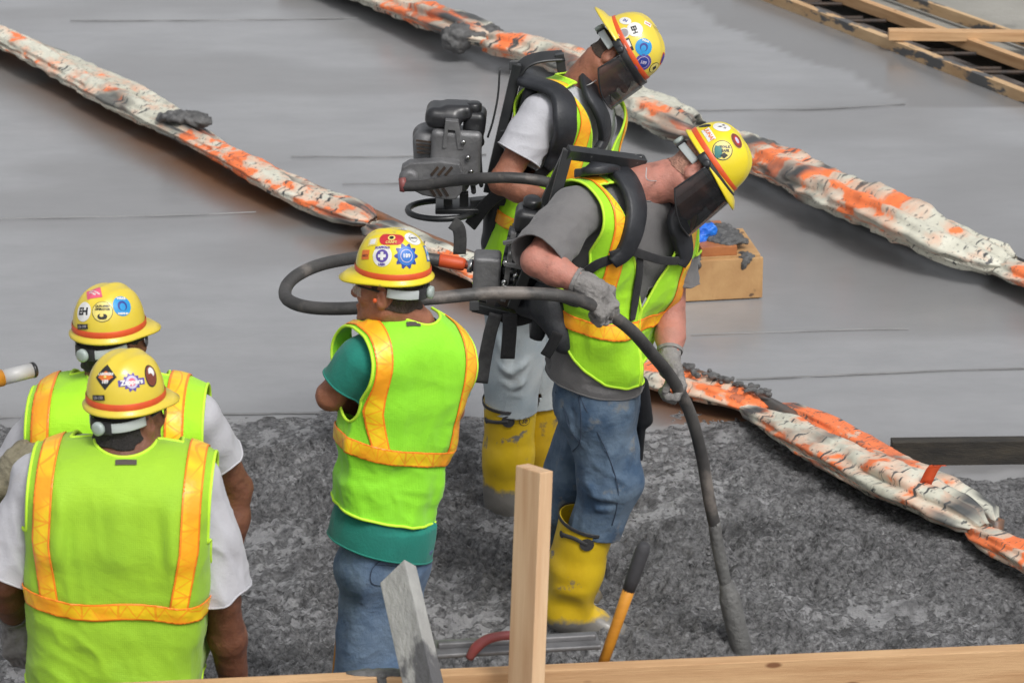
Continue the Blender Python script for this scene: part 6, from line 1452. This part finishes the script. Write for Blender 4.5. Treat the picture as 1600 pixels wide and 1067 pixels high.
# hose of the front one
hy = Y4
hose = [at(686, 407, yF), at(665, 404, yF-.0), at(630, 400, yF-.02), at(590, 400, yF-.1), at(555, 403, yF-.2), at(500, 414, yF-.35), at(462, 432, yF-.45), at(446, 452, yF-.52), at(452, 470, yF-.60), at(490, 481, yF-.66), at(560, 481, yF-.70),
        at(640, 470, Y4-.66), at(700, 464, Y4-.62), at(770, 458, Y4-.58), at(840, 459, Y4-.55), at(895, 466, Y4-.50), at(945, 487, Y4-.43), at(985, 515, Y4-.37), at(1018, 552, Y4-.28), at(1050, 592, Y4-.18), at(1078, 645, Y4-.12), at(1096, 710, Y4-.10), at(1108, 780, Y4-.09), at(1117, 822, Y4-.08)]
hp_ = spline(hose, 12); make('hose', *tube(hp_, .0195, 16), M['hose'], parent=vb4)
h2 = [at(1116, 815, Y4-.08), at(1121, 850, Y4-.08), at(1128, 885, Y4-.08), at(1134, 912, Y4-.08)]; make('hose_wet_end', *tube(spline(h2, 6), .0205, 14), M['hose_mud'], parent=vb4)
e0 = at(1134, 908, Y4-.08); e1 = at(1158, 1012, Y4-.08); ed = nrm(e1-e0); Lh = np.linalg.norm(e1-e0)
make('vibrator_head', *tube(np.array([e0, e0+ed*.004, e0+ed*.03, e0+ed*.055, e0+ed*.06, e0+ed*(Lh*.6), e0+ed*(Lh+.12), e0+ed*(Lh+.14)]), [.018, .022, .026, .033, .034, .034, .034, .02], 20), M['hose_mud'], parent=vb4)
# shovel handle beside the middle man
sh = empty('shovel', at(530, 1040, 8.95)); prop(sh, 'worn wooden shovel handle standing beside the left leg of the middle man', 'shovel')
a_, b_ = at(541, 905, 8.95), at(528, 1036, 8.93); d_ = nrm(b_-a_); make('handle', *tube(np.array([a_, a_+d_*.01, b_, b_+d_*.75]), [.010, .0145, .0145, .015], 12), M['orange_handle'], parent=sh)
bs = b_+d_*.75; V, F = box(bs+d_*.10, (.20, .02, .24), frame(x=A(1, .1, 0), z=-d_), .006); make('blade', V, F, M['rebar'], parent=sh)

# ================= stickers
def ring(r_, c1, c2, extra=()): return [('disc', (r_, r_), c1), ('disc', (r_*.78, r_*.78), c2)]+list(extra)
# middle man
decal(K3.B, 612, 372, [('shield', (.033, .020), 's_red'), ('disc', (.010, .009), 's_yellow'), ('disc', (.006, .005), 's_black'), ('text', ('CRAFT', .010, .0003, 0, -.015), 's_yellow')], K3.o)
decal(K3.B, 571, 398, [('rect', (.015, .013), 's_orange'), ('text', ('MSCS', .009, .0003, 0, -.003), 's_brown')], K3.o)
decal(K3.B, 583, 378, [('rect', (.016, .012), 's_yellow'), ('rect', (.009, .008), 's_white')], K3.o, rot=.1)
decal(K3.B, 597, 400, [('disc', (.027, .029), 's_white'), ('disc', (.0175, .0175), 's_purple'), ('cross', (.011, .011), 's_white'), ('text', ('SCAFFOLD', .0085, .0004, 0, .0225), 's_purple'), ('text', ('USER', .0085, .0004, 0, -.0225), 's_purple')], K3.o)
decal(K3.B, 635, 400, [('star', (.029, .031), 's_navy'), ('disc', (.024, .026), 's_blue'), ('disc', (.017, .018), 's_lav'), ('disc', (.015, .016), 's_blue'), ('text', ('189', .014, .0005, 0, 0), 's_white')], K3.o)
decal(K3.B, 645, 373, [('disc', (.024, .021), 's_white'), ('disc', (.013, .012), 's_grey'), ('disc', (.011, .010), 's_white'), ('text', ('OSHA', .008, .0004, 0, 0), 's_black')], K3.o)
decal(K3.B, 667, 396, [('rect', (.012, .022), 's_blue'), ('rect', (.008, .018), 's_white'), ('dia', (.006, .010), 's_cyan')], K3.o, rot=.2)
decal(K3.B, 628, 359, [('disc', (.018, .008), 's_white'), ('text', ('LOCAL', .007, .0003, 0, 0), 's_navy')], K3.o)
# worker with EH sticker
decal(K1.B, 146, 457, [('dia', (.030, .026), 's_pink'), ('text', ('IRON WORK', .0065, .0003, 0, .003), 's_white'), ('text', ('POWER', .0065, .0003, 0, -.005), 's_white')], K1.o, rot=-.2)
decal(K1.B, 130, 487, [('disc', (.024, .026), 's_white'), ('text', ('EH', .026, .0012, 0, 0), 's_black')], K1.o)
decal(K1.B, 160, 487, [('disc', (.027, .027), 's_black'), ('disc', (.0255, .0255), 's_yellow'), ('text', ('QUALIFIED', .0075, .0004, 0, .014), 's_black'), ('text', ('OPERATOR', .0075, .0004, 0, .006), 's_black'), ('shield', (.012, .007, .0, -.012), 's_black'), ('disc', (.005, .004, -.002, -.010), 's_yellow')], K1.o)
decal(K1.B, 191, 478, [('disc', (.026, .027), 's_cyan'), ('disc', (.0135, .0135, 0, 0), 's_navy'), ('disc', (.0085, .010, 0, -.003), 's_cyan'), ('text', ('WEAR', .009, .0005, 0, .020), 's_white'), ('text', ('EARMUFF', .007, .0004, 0, -.0205), 's_white')], K1.o)
decal(K1.B, 130, 510, [('rect', (.0175, .0065), 's_black'), ('text', ('LB-109', .0095, .0003, 0, 0), 's_grey')], K1.o, lift=.0045)
# nearest worker
decal(K2.B, 165, 589, [('dia', (.029, .032), 's_black'), ('dia', (.021, .015), 's_orange'), ('text', ('LABORERS', .0085, .0005, 0, .007), 's_white'), ('text', ('189', .012, .0006, 0, -.012), 's_white'), ('disc', (.004, .003, 0, 0), 's_yellow')], K2.o)
decal(K2.B, 206, 597, [('star', (.020, .021), 's_purple'), ('rect', (.033, .008), 's_purple'), ('disc', (.015, .016), 's_lav'), ('disc', (.009, .010), 's_pink'), ('text', ('Zappers', .0165, .0008, 0, .0), 's_white')], K2.o, rot=.12)
decal(K2.B, 236, 587, [('disc', (.020, .028), 's_black'), ('disc', (.0175, .025), 's_brown'), ('disc', (.010, .012, .001, .009), 's_white'), ('disc', (.008, .010, -.003, -.004), 's_brown')], K2.o)
decal(K2.B, 155, 621, [('rect', (.0185, .0065), 's_black'), ('text', ('LB-150', .0095, .0003, 0, 0), 's_grey')], K2.o, lift=.0045)
# rear man
decal(K5.B, 992, 46, [('disc', (.027, .027), 's_white'), ('text', ('EH', .024, .0012, .002, -.003), 's_black')], K5.o, rot=-1.2)
decal(K5.B, 977, 33, [('disc', (.022, .016), 's_white'), ('text', ('IN', .016, .0006, 0, 0), 's_navy')], K5.o, rot=-.4)
decal(K5.B, 975, 52, ring(.019, 's_white', 's_grey'), K5.o)
decal(K5.B, 981, 71, [('rect', (.013, .022), 's_black'), ('rect', (.010, .012, .0, .004), 's_white')], K5.o, rot=.4)
decal(K5.B, 1006, 74, [('disc', (.029, .029), 's_cyan'), ('disc', (.014, .014), 's_navy'), ('disc', (.009, .010, 0, -.004), 's_cyan'), ('text', ('WEAR', .009, .0005, 0, .021), 's_white')], K5.o, rot=-.3)
decal(K5.B, 1005, 98, [('disc', (.029, .029), 's_purple'), ('disc', (.021, .021), 's_lav'), ('disc', (.019, .019), 's_navy'), ('text', ('189', .015, .0005, 0, 0), 's_lav')], K5.o, rot=-.2)
decal(K5.B, 1022, 106, [('disc', (.020, .020), 's_black'), ('disc', (.018, .018), 's_yellow'), ('dia', (.010, .010), 's_black')], K5.o)
decal(K5.B, 1035, 92, [('disc', (.010, .022), 's_red'), ('disc', (.007, .016), 's_navy')], K5.o)
decal(K5.B, 1012, 38, [('rect', (.013, .009), 's_white'), ('text', ('IUOE', .008, .0003, 0, 0), 's_red')], K5.o, rot=-.5)
decal(K5.B, 1025, 44, [('rect', (.013, .007), 's_yellow'), ('text', ('CRAFT', .007, .0003, 0, 0), 's_purple')], K5.o, rot=-.7)
# front man
decal(K4.B, 1128, 198, [('disc', (.027, .024), 's_white'), ('dia', (.006, .004, .006, .006), 's_black'), ('dia', (.008, .003, -.006, -.002), 's_black'), ('disc', (.004, .004, .008, -.008), 's_grey')], K4.o)
decal(K4.B, 1107, 210, [('rect', (.026, .013), 's_white'), ('text', ('LIUNA!', .017, .0006, 0, .001), 's_orange')], K4.o, rot=-1.05)
decal(K4.B, 1129, 235, [('disc', (.031, .031), 's_black'), ('disc', (.0285, .0285), 's_yellow'), ('shield', (.012, .020, -.013, -.002), 's_green'), ('text', ('WALK', .011, .0005, .008, .010), 's_black'), ('text', ('SAFE', .011, .0005, .008, -.002), 's_black'), ('dia', (.012, .009, .004, -.016), 's_black')], K4.o)
decal(K4.B, 1151, 220, [('disc', (.019, .027), 's_yellow'), ('disc', (.0175, .0255), 's_brown'), ('disc', (.009, .016), 's_red'), ('disc', (.006, .011), 's_lav')], K4.o, rot=.15)
decal(K4.B, 1101, 197, [('disc', (.022, .009), 's_black')], K4.o)
